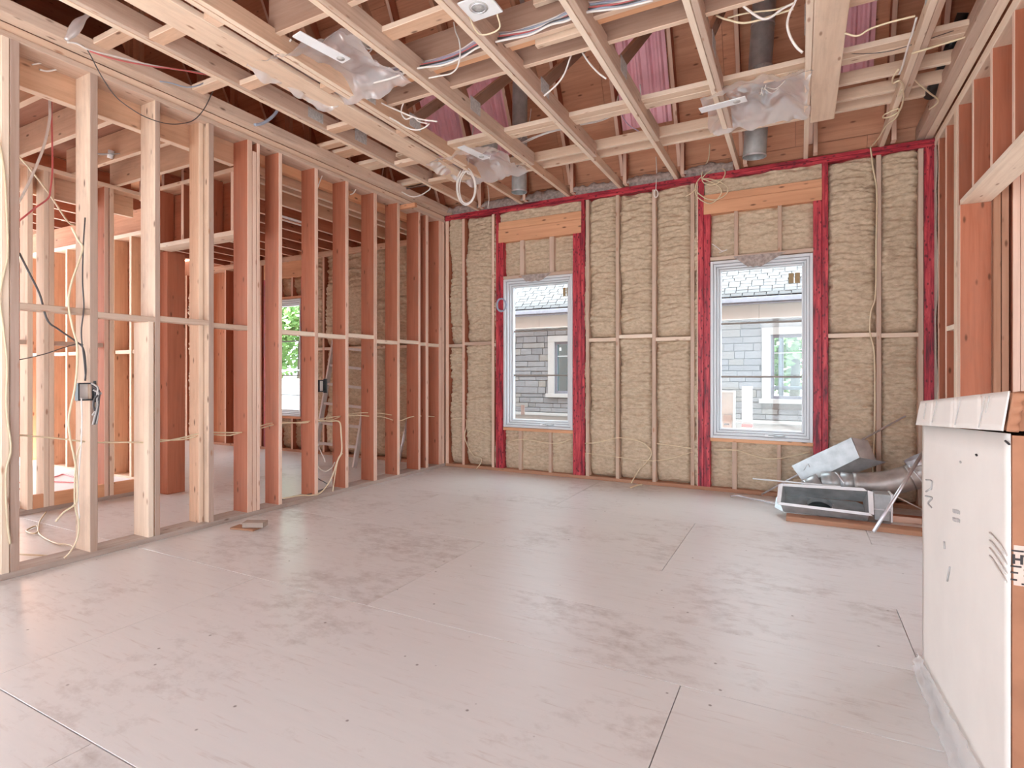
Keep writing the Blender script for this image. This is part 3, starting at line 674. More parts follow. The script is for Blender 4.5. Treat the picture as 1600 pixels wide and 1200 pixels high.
for a, c, z0, z1 in wins:
    npart('window_trim', a, a+.135, NY-.05, NY+.05, z0+.06, z1-.12, 'cast'); npart('window_trim', c-.135, c, NY-.05, NY+.05, z0+.06, z1-.12, 'cast')
    npart('window_trim', a, c, NY-.05, NY+.05, z1-.12, z1, 'cast'); npart('window_sill', a-.04, c+.04, NY-.08, NY+.05, z0-.015, z0+.06, 'cast')
    ix0, ix1, iz0, iz1 = a+.135, c-.135, z0+.06, z1-.12
    V, F = frame_geo(ix0, ix1, iz0, iz1, NY-.01, NY+.06, .05)
    f_ = put('window', mesh('window', [v-Vector((a, NY, z0)) for v in V], F, M['fascia']), nh, (a, NY, z0))
    bar('pane', f_, ix0+.045, ix1-.045, NY+.02, NY+.026, iz0+.045, iz1-.045, M['glass2'] if a < -2 else M['glass'], .0005)
    bar('muntin', f_, ix0+.05, ix1-.05, NY+.008, NY+.02, (iz0+iz1)/2+.22, (iz0+iz1)/2+.232, M['white'])
    bar('sticker', f_, ix0+.085, ix0+.125, NY+.012, NY+.016, iz1-.17, iz1-.11, M['white'], .0005)
# far side of the rooms next door: openings with trees beyond
npart('far_wall', -6.2, -2.2, 13.6, 13.7, -.42, 2.5, 'fascia'); npart('far_wall', -2.2, 3.2, 13.6, 13.7, -.42, .35, 'cast')
for x in (-.42, .42, 1.3): npart('far_post', x, x+.10, 13.4, 13.55, -.42, 2.3, 'fascia')
npart('far_rail', -.9, .9, 13.4, 13.5, .86, .94, 'fascia'); npart('far_rail', -2.2, 3.2, 13.4, 13.5, 2.02, 2.5, 'fascia')
# roof: shingles laid in courses up the slope, with the courses the windows show laid one by one
sn = Vector((0, -1, 1.0)).normalized(); su = Vector((0, 1, 1.0)).normalized()
def roof_pt(x, s): return Vector((x, 9.76, 2.455)) + su*s
R_ = Matrix(((1, 0, 0), (0, su.y, sn.y), (0, su.z, sn.z)))
rest = []
for r in range(42):
    s0 = r*.084; x = -6.6+(r % 2)*.13-(r % 3)*.05
    while x < 3.4:
        w = .18
        ctr = roof_pt(x+w/2, s0+.05)+sn*(.022+(r*7+int(x*10)) % 3*.002)
        if r < 12 and ((-5.2 < x < -3.5) or (-1.45 < x < .25)):
            put('shingle', lumber_mesh(w-.012, .105, .012, M['shingle'], .002), nh, ctr, R_ @ Matrix.Rotation(-.09, 3, 'X').to_3x3())
        else:
            g = [R_ @ v + ctr for v in box_geo(-w/2+.003, w/2-.003, -.052, .052, -.006, .006)[0]]
            rest.append((g, box_geo(0, 1, 0, 1, 0, 1)[1]))
        x += w
V, F = join_geo(rest); tag(put('shingle_courses', mesh('shingle_courses', [v-Vector((-2.4, NY, -.42)) for v in V], F, M['shingle']), nh, (-2.4, NY, -.42)), kind='stuff')
put('roof_deck', lumber_mesh(10, 3.7, .02, M['black']), nh, roof_pt(-1.6, 1.85), R_)

# ------------------------------------------------------------------ trees and fence outside
def tree(label, x, y, h, r, seed, n=4200):
    t = thing('tree', label, 'tree', (x, y, -.42), 'trees beyond the houses')
    tube('trunk', t, [(x, y, -.42), (x+.1, y, h*.35), (x-.05, y+.1, h*.7)], lambda u: .16-.1*u, M['bark'], 8)
    g = random.Random(seed); V, F = [], []
    blobs = [(Vector((x+g.uniform(-r, r)*.7, y+g.uniform(-r, r)*.7, h*g.uniform(.12, .95))), r*g.uniform(.35, .6)) for _ in range(14)]
    for i in range(n):
        c, br_ = g.choice(blobs); d = Vector((g.gauss(0, 1), g.gauss(0, 1), g.gauss(0, 1))).normalized()*br_*g.random()**.4
        p = c+d; a = Vector((g.gauss(0, 1), g.gauss(0, 1), g.gauss(0, .6))).normalized(); b = a.orthogonal().normalized(); s = g.uniform(.09, .18)
        k = len(V); V += [p-a*s, p+b*s*.55, p+a*s, p-b*s*.55]; F.append((k, k+1, k+2, k+3))
    o = put('foliage', mesh('foliage', [v-Vector((x, y, -.42)) for v in V], F, M['leaf']), t, (x, y, -.42)); tag(o, kind='stuff')
for i, (x, y, h, r, lb) in enumerate(((-.2, 17.0, 4.5, 1.5, 'leafy green tree seen through both panes of the right window and the stone house'), (3.8, 17.5, 4.6, 1.6, 'leafy green tree beyond the stone house, right of the one framed by its window'),
        (-4.4, 17.5, 5.0, 1.7, 'leafy green tree beyond the stone house, behind its left-hand window'),
        (-12.9, 13.6, 5.0, 1.5, 'bushy green tree just behind the pale fence outside the back room window'), (-16.6, 14.6, 5.6, 1.7, 'bushy green tree farthest left behind the pale garden fence'),
        (-15.2, 19., 7.2, 2.2, 'tall green tree well back behind the pale garden fence'))):
    tree(lb, x, y, h, r, i)
fe = thing('garden_fence', 'pale board fence on a stone wall outside the back room window', 'fence', (-12.6, 11.2, -.42))
bar('stone_base', fe, -17.5, -8.8, 11.1, 11.4, -.42, .62, M['stone'], .02); bar('cap', fe, -17.5, -8.8, 11.05, 11.45, .62, .68, M['fence'])
for i in range(14): bar('board', fe, -17.4+i*.62, -16.80+i*.62, 11.2, 11.23, .68, 1.02, M['fence'])
bar('rail', fe, -17.5, -8.8, 11.17, 11.26, 1.02, 1.06, M['fence'])
bar('rail', fe, -17.5, -8.8, 11.5, 11.54, 1.30, 1.33, M['fence'])

# ------------------------------------------------------------------ packs standing on the ground outside window_2
p_ = thing('panel_pack', 'tall white slim package with red band standing outside the right window', 'package', (-.59, 7.5, -.42))
bar('wrapped_panel', p_, -.65, -.532, 7.5, 7.6, -.42, 1.047, M['white'], .004); bar('red_band', p_, -.652, -.53, 7.498, 7.602, .535, .575, M['cr'], .002)
bar('carton_base', p_, -.64, -.54, 7.49, 7.5, .58, .60, M['fence'])
p_ = thing('open_crate', 'shallow white open-fronted crate standing left of the slim package outdoors', 'crate', (-.84, 7.5, -.42))
for a in ((-1.0, -.74, 7.56, 7.58, -.42, .98), (-.745, -.73, 7.40, 7.58, -.42, .99), (-1.0, -.985, 7.40, 7.58, -.42, .99), (-1.0, -.73, 7.40, 7.58, .97, .99)): bar('crate_panel', p_, *a, M['white'], .003)
bar('cardboard_piece', p_, -.87, -.77, 7.52, 7.55, .52, .68, M['paper']); bar('dark_slot', p_, -.86, -.80, 7.505, 7.52, .555, .57, M['black'])

# ------------------------------------------------------------------ cardboard carton at the right wall
bx0, by0, by1, bh = .442, 1.715, 2.77, 1.03
cb = thing('cardboard_box', 'tall white-faced cardboard carton with creased lid, beside the right-hand wall', 'box', (.62, 2.24, 0))
def quadbox(name, par, corners, mat, sub=0):
    """corners: 8 points, bottom ring then top ring"""
    o0 = sum(corners, Vector())/8
    return put(name, mesh(name, [c-o0 for c in corners], [(0,3,2,1),(4,5,6,7),(0,1,5,4),(1,2,6,5),(2,3,7,6),(3,0,4,7)], mat), par, o0)
bx1 = .86
# kraft body with a white printed side sheet
quadbox('body', cb, [Vector(p) for p in ((bx0+.006, by0, 0), (bx1, by0, 0), (bx1, by1, 0), (bx0+.006, by1, 0), (bx0+.006, by0, 1.06), (bx1, by0, 1.06), (bx1, by1, .99), (bx0+.006, by1, .99))], M['kraft'])
def sheet(name, par, fn, nu, nv, mat, thick=.003):
    V, F = [], []
    for i in range(nu+1):
        for j in range(nv+1): V.append(fn(i/nu, j/nv))
    for i in range(nu):
        for j in range(nv): F.append((i*(nv+1)+j, i*(nv+1)+j+1, (i+1)*(nv+1)+j+1, (i+1)*(nv+1)+j))
    o0 = sum(V, Vector())/len(V)
    o = put(name, mesh(name, [v-o0 for v in V], F, mat, True), par, o0)
    if thick:
        md = o.modifiers.new('s', 'SOLIDIFY'); md.thickness = thick; md.offset = 0
    return o
sheet('white_side', cb, lambda u, v: Vector((bx0+.002-.004*noise.noise(Vector((u*3, v*2, 1.))), by0+.001+(by1-by0-.002)*u, .004+(1.06-.065*u)*v)), 24, 16, M['card'])
# lid: a tilted tray whose flap hangs 8 cm down the side, creased
def lid_fn(u, v):
    y = by0-.012+(by1-by0+.03)*u
    zt = 1.166-.072*u
    zb = 1.072-.076*u
    cr = sum(.011*math.exp(-((u-c+(.05*(1-v)))/.007)**2) for c in (.22, .46, .50, .78))
    return Vector((bx0-.002-.016*(1-v)+cr, y-.012*(1-v)*(1-u), zb+(zt-zb)*v))
sheet('lid_flap', cb, lid_fn, 170, 6, M['card'])
quadbox('lid', cb, [Vector(p) for p in ((bx0, by0-.008, 1.072), (bx1+.01, by0-.008, 1.072), (bx1+.01, by1+.016, 1.0), (bx0, by1+.016, 1.0),
                                        (bx0, by0-.008, 1.162), (bx1+.01, by0-.008, 1.162), (bx1+.01, by1+.016, 1.09), (bx0, by1+.016, 1.09))], M['kraft'])
sheet('torn_edge', cb, lambda u, v: Vector((bx0-.012*(1-v)+.022*u, by0-.022-.008*math.sin(v*23)*u-.004, 1.072+.092*v)), 4, 14, M['kraft'], .006)
for a, c in (((1464, 626), (1456, 660)), ((1501, 623), (1492, 664)), ((1539, 620), (1529, 668)), ((1546, 619), (1540, 645)), ((1447, 630), (1443, 655))):
    tube('fold_shade', cb, [P(*a, X=bx0-.012), P((a[0]+c[0])/2, (a[1]+c[1])/2, X=bx0-.0155), P(*c, X=bx0-.020)], .0014, M['ink_fold_grey'], 5)  # grey lines put the shade of the folds on the lid
# printed label on the kraft end, and faint printing on the white side
bar('label', cb, bx0+.008, bx1-.02, by0-.002, by0-.0002, .705, .80, M['paper'], .0003)
def text(par, body, size, loc, rot, mat, name='lettering'):
    c = bpy.data.curves.new(name, 'FONT'); c.body = body; c.size = size; c.extrude = .0006; c.offset = .0011; c.materials.append(mat)
    t_ = bpy.data.objects.new(name, c); me = bpy.data.meshes.new_from_object(t_); bpy.data.objects.remove(t_); o = bpy.data.objects.new(name, me); COL.objects.link(o); o.parent = par; o.location = Vector(loc)-wl(par); o.rotation_euler = rot; return o
lt = bpy.data.objects[cb.name]
text(cb, 'HW', .030, (bx0+.004, by0-.003, .757), (math.pi/2, 0, 0), M['ink'])
for x0, w, z in ((.004, .022, .785), (.03, .03, .788), (.002, .020, .748), (.002, .014, .733), (.002, .012, .716), (.026, .02, .742), (.026, .03, .728), (.022, .05, .708), (.07, .1, .76)):
    bar('print_line', cb, bx0+x0, bx0+x0+w, by0-.0032, by0-.0021, z, z+.004, M['ink'], .0003)
def bxp(px, py): return P(px, py, X=bx0-.003)
for r_ in range(2):
    for k in range(4):
        q = bxp(1489+k*2.6, 795+r_*13+k*.5); bar('print_line', cb, bx0-.0045, bx0-.003, q.y-.022, q.y, q.z-.010, q.z, M['ink_fold_grey'], .0003)
for pl in (((1447, 750), (1456, 752), (1455, 765)), ((1447, 768), (1454, 763)), ((1446, 775), (1456, 778), (1450, 786), (1455, 793))):
    tube('marker_stroke', cb, [bxp(*q) for q in pl], .003, M['ink_fold_grey'], 5)
for k in range(4): tube('marker_stroke', cb, [bxp(1546, 832+k*12), bxp(1560, 848+k*14), bxp(1572, 868+k*14)], .0022, M['cardmark'], 5)
for a, c in (((1571, 689), (1577, 694)), ((1525, 710), (1526, 712)), ((1500, 721), (1501, 723)), ((1475, 846), (1476, 858)), ((1484, 886), (1480, 908)), ((1565, 661), (1566, 665))):
    tube('scuff', cb, [bxp(*a), bxp(*c)], .0028, M['ink'] if a[1] < 720 else M['ink_fold_grey'], 5)
# clear film bunched round its foot
def film_fn(u, v):
    y = by1+.01-(by1-by0+.02)*u*1.0
    zz = (.06+.10*u)*v
    return Vector((bx0-.012-.035*(1-v)*(.6+.5*noise.noise(Vector((u*9, v*3, 2.))))-.012*noise.noise(Vector((u*20, v*6, 5.))), y, .003+zz))
sheet('plastic_wrap', cb, film_fn, 50, 10, M['film'], 0)

# ------------------------------------------------------------------ heap of duct parts in the right-hand corner
G = 'scrap in the right-hand corner'
o = bar('lumber_offcut', None, -.10, .93, 5.035, 5.17, 0, .038, M['dark']); o.rotation_euler.z += math.radians(-1.5); tag(o, 'flat brown board on the floor under the open galvanised box', 'board', G)
o = bar('lumber_offcut', None, .66, .95, 5.42, 5.51, 0, .05, M['fir']); tag(o, 'short board end behind the leaning bright rod near the carton', 'board', G)
# open register boot lying on its side, mouth towards the room
rb = thing('register_boot', 'open galvanised box with a round hole lying on the flat board', 'duct', (.17, 5.25, .04))
x0, x1 = -.145, .485; yF, yB = 5.12, 5.36
tiltv = lambda x, y, z: Vector((x, y + (z-.04)*.35, z))
def plate(name, par, quad, t, mat):
    q = [Vector(p) for p in quad]; n = (q[1]-q[0]).cross(q[3]-q[0]).normalized()*t
    V = q+[p+n for p in q]; o0 = sum(V, Vector())/8
    return put(name, mesh(name, [v-o0 for v in V], [(0,3,2,1),(4,5,6,7),(0,1,5,4),(1,2,6,5),(2,3,7,6),(3,0,4,7)], mat), par, o0)
fb0, fb1, ft0, ft1 = (x0, 5.15, .115), (x1-.0, 5.15, .10), (x0+.015, 5.29, .248), (x1+.005, 5.29, .262)     # mouth rectangle (tilted back)
bb0, bb1, bt0, bt1 = (x0+.02, 5.19, .042), (x1-.01, 5.19, .040), (x0+.03, 5.43, .135), (x1-.02, 5.43, .14)  # rear rectangle
plate('front_wall', rb, (fb0, fb1, bb1, bb0), .002, M['metal']); plate('top_wall', rb, (ft0, ft1, bt1, bt0), .002, M['metal'])
plate('side_wall', rb, (fb0, bb0, bt0, ft0), .002, M['metal']); plate('side_wall', rb, (fb1, ft1, bt1, bb1), .002, M['metal'])
plate('flange', rb, ((x0-.03, 5.145, .108), (x1+.02, 5.145, .090), (x1, 5.15, .112), (x0, 5.15, .128)), .003, M['white'])
plate('flange', rb, ((x0+.0, 5.285, .240), (x1, 5.285, .256), (x1-.03, 5.295, .278), (x0+.02, 5.295, .262)), .003, M['white'])
plate('flange', rb, ((x0-.03, 5.145, .125), (x0+.0, 5.15, .125), (x0+.015, 5.285, .262), (x0-.02, 5.28, .25)), .003, M['white'])
plate('flange', rb, ((x1-.005, 5.145, .11), (x1+.03, 5.14, .10), (x1+.035, 5.28, .255), (x1+.0, 5.285, .262)), .003, M['white'])
# back with the round collar hole: a ring of quads
n = 28; c0 = (Vector(bb0)+Vector(bb1)+Vector(bt0)+Vector(bt1))/4 + Vector((-.03, 0, 0)); ex = Vector((1, 0, 0)); ey = (Vector(bt0)-Vector(bb0)).normalized()
V, F = [], []
hw, hh = .335, (Vector(bt0)-Vector(bb0)).length/2
for i in range(n):
    a = 2*math.pi*i/n; ca, sa = math.cos(a), math.sin(a)
    V.append(c0+ex*ca*.10+ey*sa*.088); k = min(hw/max(abs(ca), 1e-6), hh/max(abs(sa), 1e-6)); V.append(c0+ex*ca*k+ey*sa*k)
for i in range(n): j = (i+1) % n; F.append((2*i, 2*i+1, 2*j+1, 2*j))
put('back_wall', mesh('back_wall', [v-c0 for v in V], F, M['metal']), rb, c0)
nn = ex.cross(ey).normalized()
tube('collar', rb, [c0+nn*.025, c0-nn*.03], lambda u: .092, M['metal'], 28, cap=False)
tube('throat_shade_disc', rb, [c0-nn*.012, c0-nn*.016], .088, M['throat'], 28)  # flat dark disc stands in for the shade inside the elbow
tube('throat_seam', rb, [c0-nn*.008+ex*.075*math.cos(a)+ey*.05*math.sin(a) for a in [math.pi*(1.05+.08*k) for k in range(11)]], .004, M['steel'], 5, 2)
for i in range(14):
    a = 2*math.pi*i/14; q = c0+ex*math.cos(a)*.112+ey*math.sin(a)*.10
    put('collar_tab', lumber_mesh(.012, .008, .003, M['zinc'], .0005), rb, q+nn*.003, Matrix((ex, ey, nn)).transposed())
# jointed elbow coming out of the back of the boot, the long dull pipe and its upturned end: one run
dr = thing('duct_run', 'galvanised pipe run behind the open box, bright jointed elbow left, upturned dull end right', 'duct', (.55, 5.66, 0))
eb = empty('elbow', (.30, 5.60, .25)); eb.parent = dr; eb.location = Vector((.30, 5.60, .25))-wl(dr); eb['label'] = 'bright jointed elbow'
YD = 5.56
pts = PX(((1254, 782), (1262, 766), (1284, 755), (1312, 754), (1336, 757)), Y=YD)
sp = spline(pts, 3)
for i in range(0, len(sp)-1, 3):
    tube('gore', eb, [Vector(sp[i]), Vector(sp[min(i+3, len(sp)-1)])], .092, M['metal'], 20, 1)
for q in (sp[3], sp[9]):
    d = Vector((.9, .3, .4)).normalized(); tube('seam_ring', eb, [Vector(q)-d*.006, Vector(q)+d*.006], .096, M['steel'], 20, 1)
tube('pipe', dr, PX(((1334, 757), (1365, 757), (1395, 753), (1422, 746)), Y=YD), .102, M['metal2'], 24, 5)
e2 = tube('end_elbow', dr, PX(((1422, 746), (1433, 742), (1440, 734), (1437, 724)), Y=YD), .106, M['metal2'], 24, 5)
tube('collar', e2, PX(((1437, 724), (1430, 714)), Y=YD), .088, M['steel'], 24, 1, False)
tube('seam_ring', e2, PX(((1431, 743), (1433, 742)), Y=YD), .110, M['steel'], 24, 1)
# tilted rectangular duct resting on the heap
td = thing('rectangular_duct', 'tilted grey rectangular duct section resting on top of the corner heap', 'duct', (.2, 5.6, .4))
A, B_, Cc, Dd = P(1237, 728, Y=5.69), P(1330, 684, Y=5.69), P(1343, 715, Y=5.67), P(1257, 757, Y=5.67)
off = Vector((.17, .08, -.03))
V = [A, B_, Cc, Dd, A+off*.5, B_+off, Cc+off, Dd+off*.5]; o0 = sum(V, Vector())/8
put('front_panel', mesh('front_panel', [v-o0 for v in (A, B_, Cc, Dd, A+Vector((0, .004, 0)), B_+Vector((0, .004, 0)), Cc+Vector((0, .004, 0)), Dd+Vector((0, .004, 0)))], [(0,3,2,1),(4,5,6,7),(0,1,5,4),(1,2,6,5),(2,3,7,6),(3,0,4,7)], M['metal']), td, o0)
plate('end_panel', td, (B_+Vector((.004, .005, 0)), Cc+Vector((.004, .005, 0)), Cc+off*.75, B_+off*.75), .003, M['metal2'])
plate('bottom_panel', td, (Dd+Vector((0, .006, 0)), Dd+off*.6, Cc+off*1.2, Cc+Vector((0, .006, 0))), .003, M['metal'])
plate('top_panel', td, (A+Vector((0, .006, 0)), B_+Vector((0, .006, 0)), B_+off*.75, A+off*.6), .003, M['metal'])
tube('scratch_mark', td, PX(((1256, 735), (1262, 725), (1265, 730)), Y=5.665), .002, M['ink_fold_grey'], 4)
# small stack boot to the right of the open box
sb = thing('stack_boot', 'small plain galvanised box at the right end of the open box', 'duct', (.57, 5.27, .04))
bar('body', sb, .525, .64, 5.26, 5.42, .125, .245, M['metal'], .004); bar('lower_body', sb, .53, .63, 5.25, 5.43, .04, .12, M['metal'], .004)
bar('seam', sb, .523, .642, 5.255, 5.425, .118, .128, M['steel'], .002); bar('edge_flange', sb, .636, .65, 5.255, 5.425, .03, .25, M['white'], .002)
def rod(label, a, c, r, m): return tag(tube('metal_rod', None, [Vector(a), Vector(c)], r, m, 10), label, 'rod', 'rods in the corner heap')
rod('bright steel rod leaning from the floor towards the carton', P(1365, 831, Z=.014), P(1444, 704, Y=5.48), .013, M['steel'])
rod('thin straight rod sticking up to the right behind the tilted duct', P(1190, 772.5, Y=5.90), P(1415, 650, Y=5.93), .008, M['steel'])
rod('thin white rod lying along the top rim of the open box', (-.38, 5.45, .255), (.30, 5.31, .272), .006, M['white'])
tag(tube('metal_rod', None, [(.64, 5.44, .235), (.93, 5.55, .075)], .005, M['cw'], 8), 'thin pale strip running down from the small boot to the carton', 'rod', 'rods in the corner heap')
tag(tube('metal_strip', None, [(-.60, 5.76, .012), (-.53, 5.74, .03), (-.46, 5.73, .02), (-.17, 5.60, .015)], .009, M['steel'], 8), 'bent bright metal strip on the floor left of the open box', 'strip', 'rods in the corner heap')

# ------------------------------------------------------------------ wood blocks on the floor by the left wall
wb2 = thing('wood_offcut', 'short grey-topped wood block on the floor below the left stud wall', 'wood block', (-3.75, 2.88, 0))
o = bar('upper_piece', wb2, -3.85, -3.69, 2.845, 2.935, .016, .056, M['dusty']); o.rotation_euler.z += math.radians(28)
o = bar('lower_piece', wb2, -3.93, -3.72, 2.80, 2.90, 0, .015, M['dark']); o.rotation_euler.z += math.radians(12)

# ------------------------------------------------------------------ ladder and pole in the back room
ld = thing('ladder', 'aluminium ladder leaning on the foam wall in the back room', 'ladder', (-5.6, 5.5, 0))
LB0, LB1 = P(490, 708, Y=5.55), P(585, 716, Y=5.72)
l0a, l0b = Vector((-6.02, 5.36, .35)), Vector((-5.78, 5.62, 1.62))
ra, rb_ = P(497, 690, Y=5.35), P(521, 540, Y=5.75); rc, rd = P(560, 705, Y=5.35), P(584, 548, Y=5.75)
fa, fbx = ra+(ra-rb_)*.28, rb_+(rb_-ra)*.05; fc, fd = rc+(rc-rd)*.25, rd+(rd-rc)*.05
fa.z = fc.z = .02
beam('rail', ld, fa, fbx, .03, .07, M['alu']); beam('rail', ld, fc, fd, .03, .07, M['alu'])
for i in range(6):
    t = .16+i*.158; beam('rung', ld, fa+(fbx-fa)*t, fc+(fd-fc)*t, .035, .035, M['alu'], (0, 0, 1))
q0, q1 = P(622, 728, Y=5.60), P(640, 640, Y=5.85); q0.z = .012
tag(tube('metal_pole', None, [q0, q1], .016, M['steel'], 10), 'grey metal pole leaning behind the left studs beside the ladder', 'pole')

# ------------------------------------------------------------------ pot lights in poly bags, and bare fixtures
def bag(parent, x0, x1, y0, y1, z0, top, seed, hang=.05):
    def fn(u, v):
        e = min(u, 1-u, v, 1-v); k = min(1, e/.28)
        x = x0+(x1-x0)*u + .03*noise.noise(Vector((u*4, v*4, seed)))
        y = y0+(y1-y0)*v + .03*noise.noise(Vector((u*4, v*4, seed+9)))
        z = z0 + top*(k*k*(3-2*k)) + .050*noise.noise(Vector((u*5, v*5, seed+3))) + .035*abs(noise.noise(Vector((u*9, v*9, seed+5)))) - hang*max(0, 1-e/.06)*(.5+.5*noise.noise(Vector((u*7, v*7, seed+7))))
        return Vector((x, y, z))
    return sheet('plastic_bag', parent, fn, 44, 44, M['film'], 0)
def potlight(label, x, y, bx_, by_, seed, ends, holes, bagbox):
    t = thing('recessed_light', label, 'ceiling light', (x, y, 3.30), 'pot lights wrapped in clear bags')
    bag(t, *bagbox, 3.262, .10, seed)
    A_, B_ = P(*ends[0], Z=3.222), P(*ends[1], Z=3.222)
    beam('mounting_bar', t, A_, B_, .085, .008, M['white'], (B_-A_).cross(Vector((0, 0, 1))), .002)
    for k in holes: q = A_+(B_-A_)*k; tube('bar_hole', t, [q-Vector((0, 0, .0042)), q-Vector((0, 0, .0062))], .026, M['zinc'], 16)
    tube('housing', t, [(x, y, 3.42), (x, y, 3.54)], .085, M['zinc'], 20)
    g = random.Random(seed)
    for i in range(5):
        a = Vector((x+g.uniform(-.05, .05), y+g.uniform(-.05, .05), 3.40)); d = Vector((g.uniform(-.14, .14), g.uniform(-.1, .1), 0))
        tube('lead_wire', t, [a, a+d*.5+Vector((0, 0, -.05)), a+d+Vector((0, 0, -.02))], .004, M['cw'], 5)
    return t
potlight('bagged ceiling light near the top left, its bracket slanting across', -2.62, 2.80, -2.84, 2.66, 1.5, ((463, 53), (541, 95)), (.88,), bagbox=(-3.27, -2.43, 2.44, 3.14))
potlight('bagged ceiling light above the left window, under the coiled cable', -2.72, 4.72, -2.85, 4.60, 4.5, ((720, 229), (760, 248)), (.8,), bagbox=(-3.22, -2.44, 4.34, 5.05))
potlight('bagged ceiling light in front of the right-hand duct, bracket facing the room', -.26, 4.62, -.50, 4.50, 8.5, ((1094, 173), (1166, 154)), (.8,), bagbox=(-.66, .06, 4.24, 5.0))
bl = thing('recessed_light', 'bare white square light housing at the top centre of the ceiling', 'ceiling light', (-1.62, 2.70, 3.3))
bar('trim_plate', bl, -1.75, -1.52, 2.62, 2.80, 3.295, 3.305, M['white']); tube('lamp_can', bl, [(-1.625, 2.70, 3.294), (-1.625, 2.70, 3.42)], .055, M['zinc'], 24)
tube('inner_ring', bl, [(-1.625+.04*math.cos(a), 2.70+.04*math.sin(a), 3.29) for a in [i*math.pi/8 for i in range(17)]], .005, M['steel'], 6, 2)
tube('lead_wire', bl, [(-1.72, 2.74, 3.30), (-1.70, 2.84, 3.24), (-1.58, 2.86, 3.25), (-1.56, 2.80, 3.30)], .005, M['cy'], 6)
hl = thing('hall_light', 'small metal light bracket on a joist behind the left studs', 'ceiling light', tuple(P(172, 241, X=-5.2)))
q = P(172, 241, X=-5.2)
put('bracket', lumber_mesh(.22, .09, .006, M['metal'], .002), hl, q, (Matrix.Rotation(.5, 3, 'Z') @ Matrix.Rotation(.25, 3, 'X')).to_3x3()); tube('can', hl, [q+Vector((0, 0, -.035)), q+Vector((.02, 0, .03))], .022, M['white'], 16)
q = P(456, 345, Z=3.05)
h2 = thing('hall_light', 'white flat light fixture between the back room joists', 'ceiling light', tuple(q))
put('trim_plate', lumber_mesh(.16, .50, .01, M['white'], .003), h2, q); put('lens', lumber_mesh(.07, .12, .006, M['zinc'], .002), h2, q-Vector((0, 0, .007)))

# ------------------------------------------------------------------ ducts hanging through the ceiling
def vduct(label, bot, top, r, m):
    t = thing('round_duct', label, 'duct', tuple(bot), 'round ducts dropping through the ceiling')
    b, c = Vector(bot), Vector(top); d = (c-b)
    tube('pipe', t, [b, b+d*.25, b+d*.5, c], r, M['metal'], 28, 3, False)
    tube('rim', t, [b-d.normalized()*.003, b+d.normalized()*.012], r+.004, M['steel'], 28, 1, False)
    for k in (.28, .33, .62): tube('seam_ring', t, [b+d*k, b+d*(k+.008)], r+.003, M['steel'], 28, 1, False)
    return t
vduct('round galvanised duct hanging above the left window', (-2.70, 5.34, 3.175), (-2.66, 5.30, 5.2), .082, M['metal'])
vduct('round galvanised duct ending above the right window, behind the bagged light', (-.37, 5.50, 3.19), (-.25, 5.36, 5.0), .098, M['metal'])
dp = thing('drain_pipe', 'black plastic pipe slanting up beside the double truss', 'pipe', tuple(P(1462, 108, Y=5.1)))
tube('pipe', dp, [P(1470, 112, Y=5.1), P(1505, 20, Y=4.9)], .035, M['abs'], 18)
tube('coupling', dp, [P(1488, 66, Y=5.0), P(1493, 52, Y=4.98)], .042, M['abs'], 18)
tube('lower_elbow', dp, [P(1452, 150, Y=5.3), P(1470, 112, Y=5.1)], .04, M['abs'], 18)

# ------------------------------------------------------------------ electrical boxes
def ebox(label, px, py, y, extra):
    q = P(px, py, X=LX-.012)
    t = thing('electrical_box', label, 'electrical box', tuple(q), 'open boxes on the studs')
    V, F = frame_geo(-.045, .045, -.058, .058, -.022, .022, .008)
    V = [v for v in V]
    V, F = frame_geo(-.045, .045, -.058, .058, -.020, .020, .009)
    put('box_frame', mesh('box_frame', [Vector((v.y, v.x, v.z)) for v in V], F, M['black']), t, q)
    put('back_plate', lumber_mesh(.004, .074, .10, M['card'], .001), t, q+Vector((-.018, 0, 0)))
    bar('bracket', t, q.x-.022, q.x+.022, q.y+.045, q.y+.058, q.z-.070, q.z+.070, M['black'])
    if extra:
        g = random.Random(5)
        for i in range(7):
            a = q+Vector((.02, .03+.004*i, .055-.015*i)); b_ = q+Vector((.045, .045+g.uniform(-.015, .02), -.03+g.uniform(-.02, .02))); c_ = q+Vector((.035, .030+g.uniform(-.01, .03), -.13-g.uniform(0, .09)))
            tube('dangling_wire', t, [a, (a+b_)/2+Vector((.02, .01, .01)), b_, (b_+c_)/2+Vector((0, g.uniform(-.02, .02), 0)), c_], .006, M['ck' if i % 3 else 'ink_fold_grey'], 6)
ebox('black electrical box with dangling wires on the second stud from left', 132, 612, 1.9, True)
ebox('black electrical box on the stud in front of the ladder', 502, 603, 3.8, False)

# ------------------------------------------------------------------ cables
GC = 'house wiring cables'
XL = dict(X=LX-.07)
cable('cream cable run along through the left studs at knee height', PX(((-40, 676), (30, 680), (90, 685), (143, 691), (190, 691), (240, 691), (280, 685), (320, 676), (360, 676), (390, 674), (430, 663), (465, 660), (490, 657), (515, 652), (540, 650), (560, 649), (585, 651), (600, 652), (622, 658), (640, 652), (660, 650), (690, 652)), **XL), .0055, M['cy'], GC, 3)
cable('second cream cable beside the knee-height run, from the third left stud on', PX(((240, 687), (285, 687), (320, 679), (360, 680), (390, 671), (430, 660), (470, 661), (490, 659), (515, 657), (545, 647), (585, 645), (622, 650)), X=LX-.085), .005, M['cy'], GC, 3)
XF = dict(X=LX+.008)
cable('cream cable stapled down the first stud at the left edge', PX(((-6, 200), (4, 250), (9, 300), (12, 395), (3, 440), (0, 470), (6, 520), (11, 570), (10, 640), (17, 700), (9, 740), (11, 810), (16, 850)), **XF), .006, M['cy'], GC)
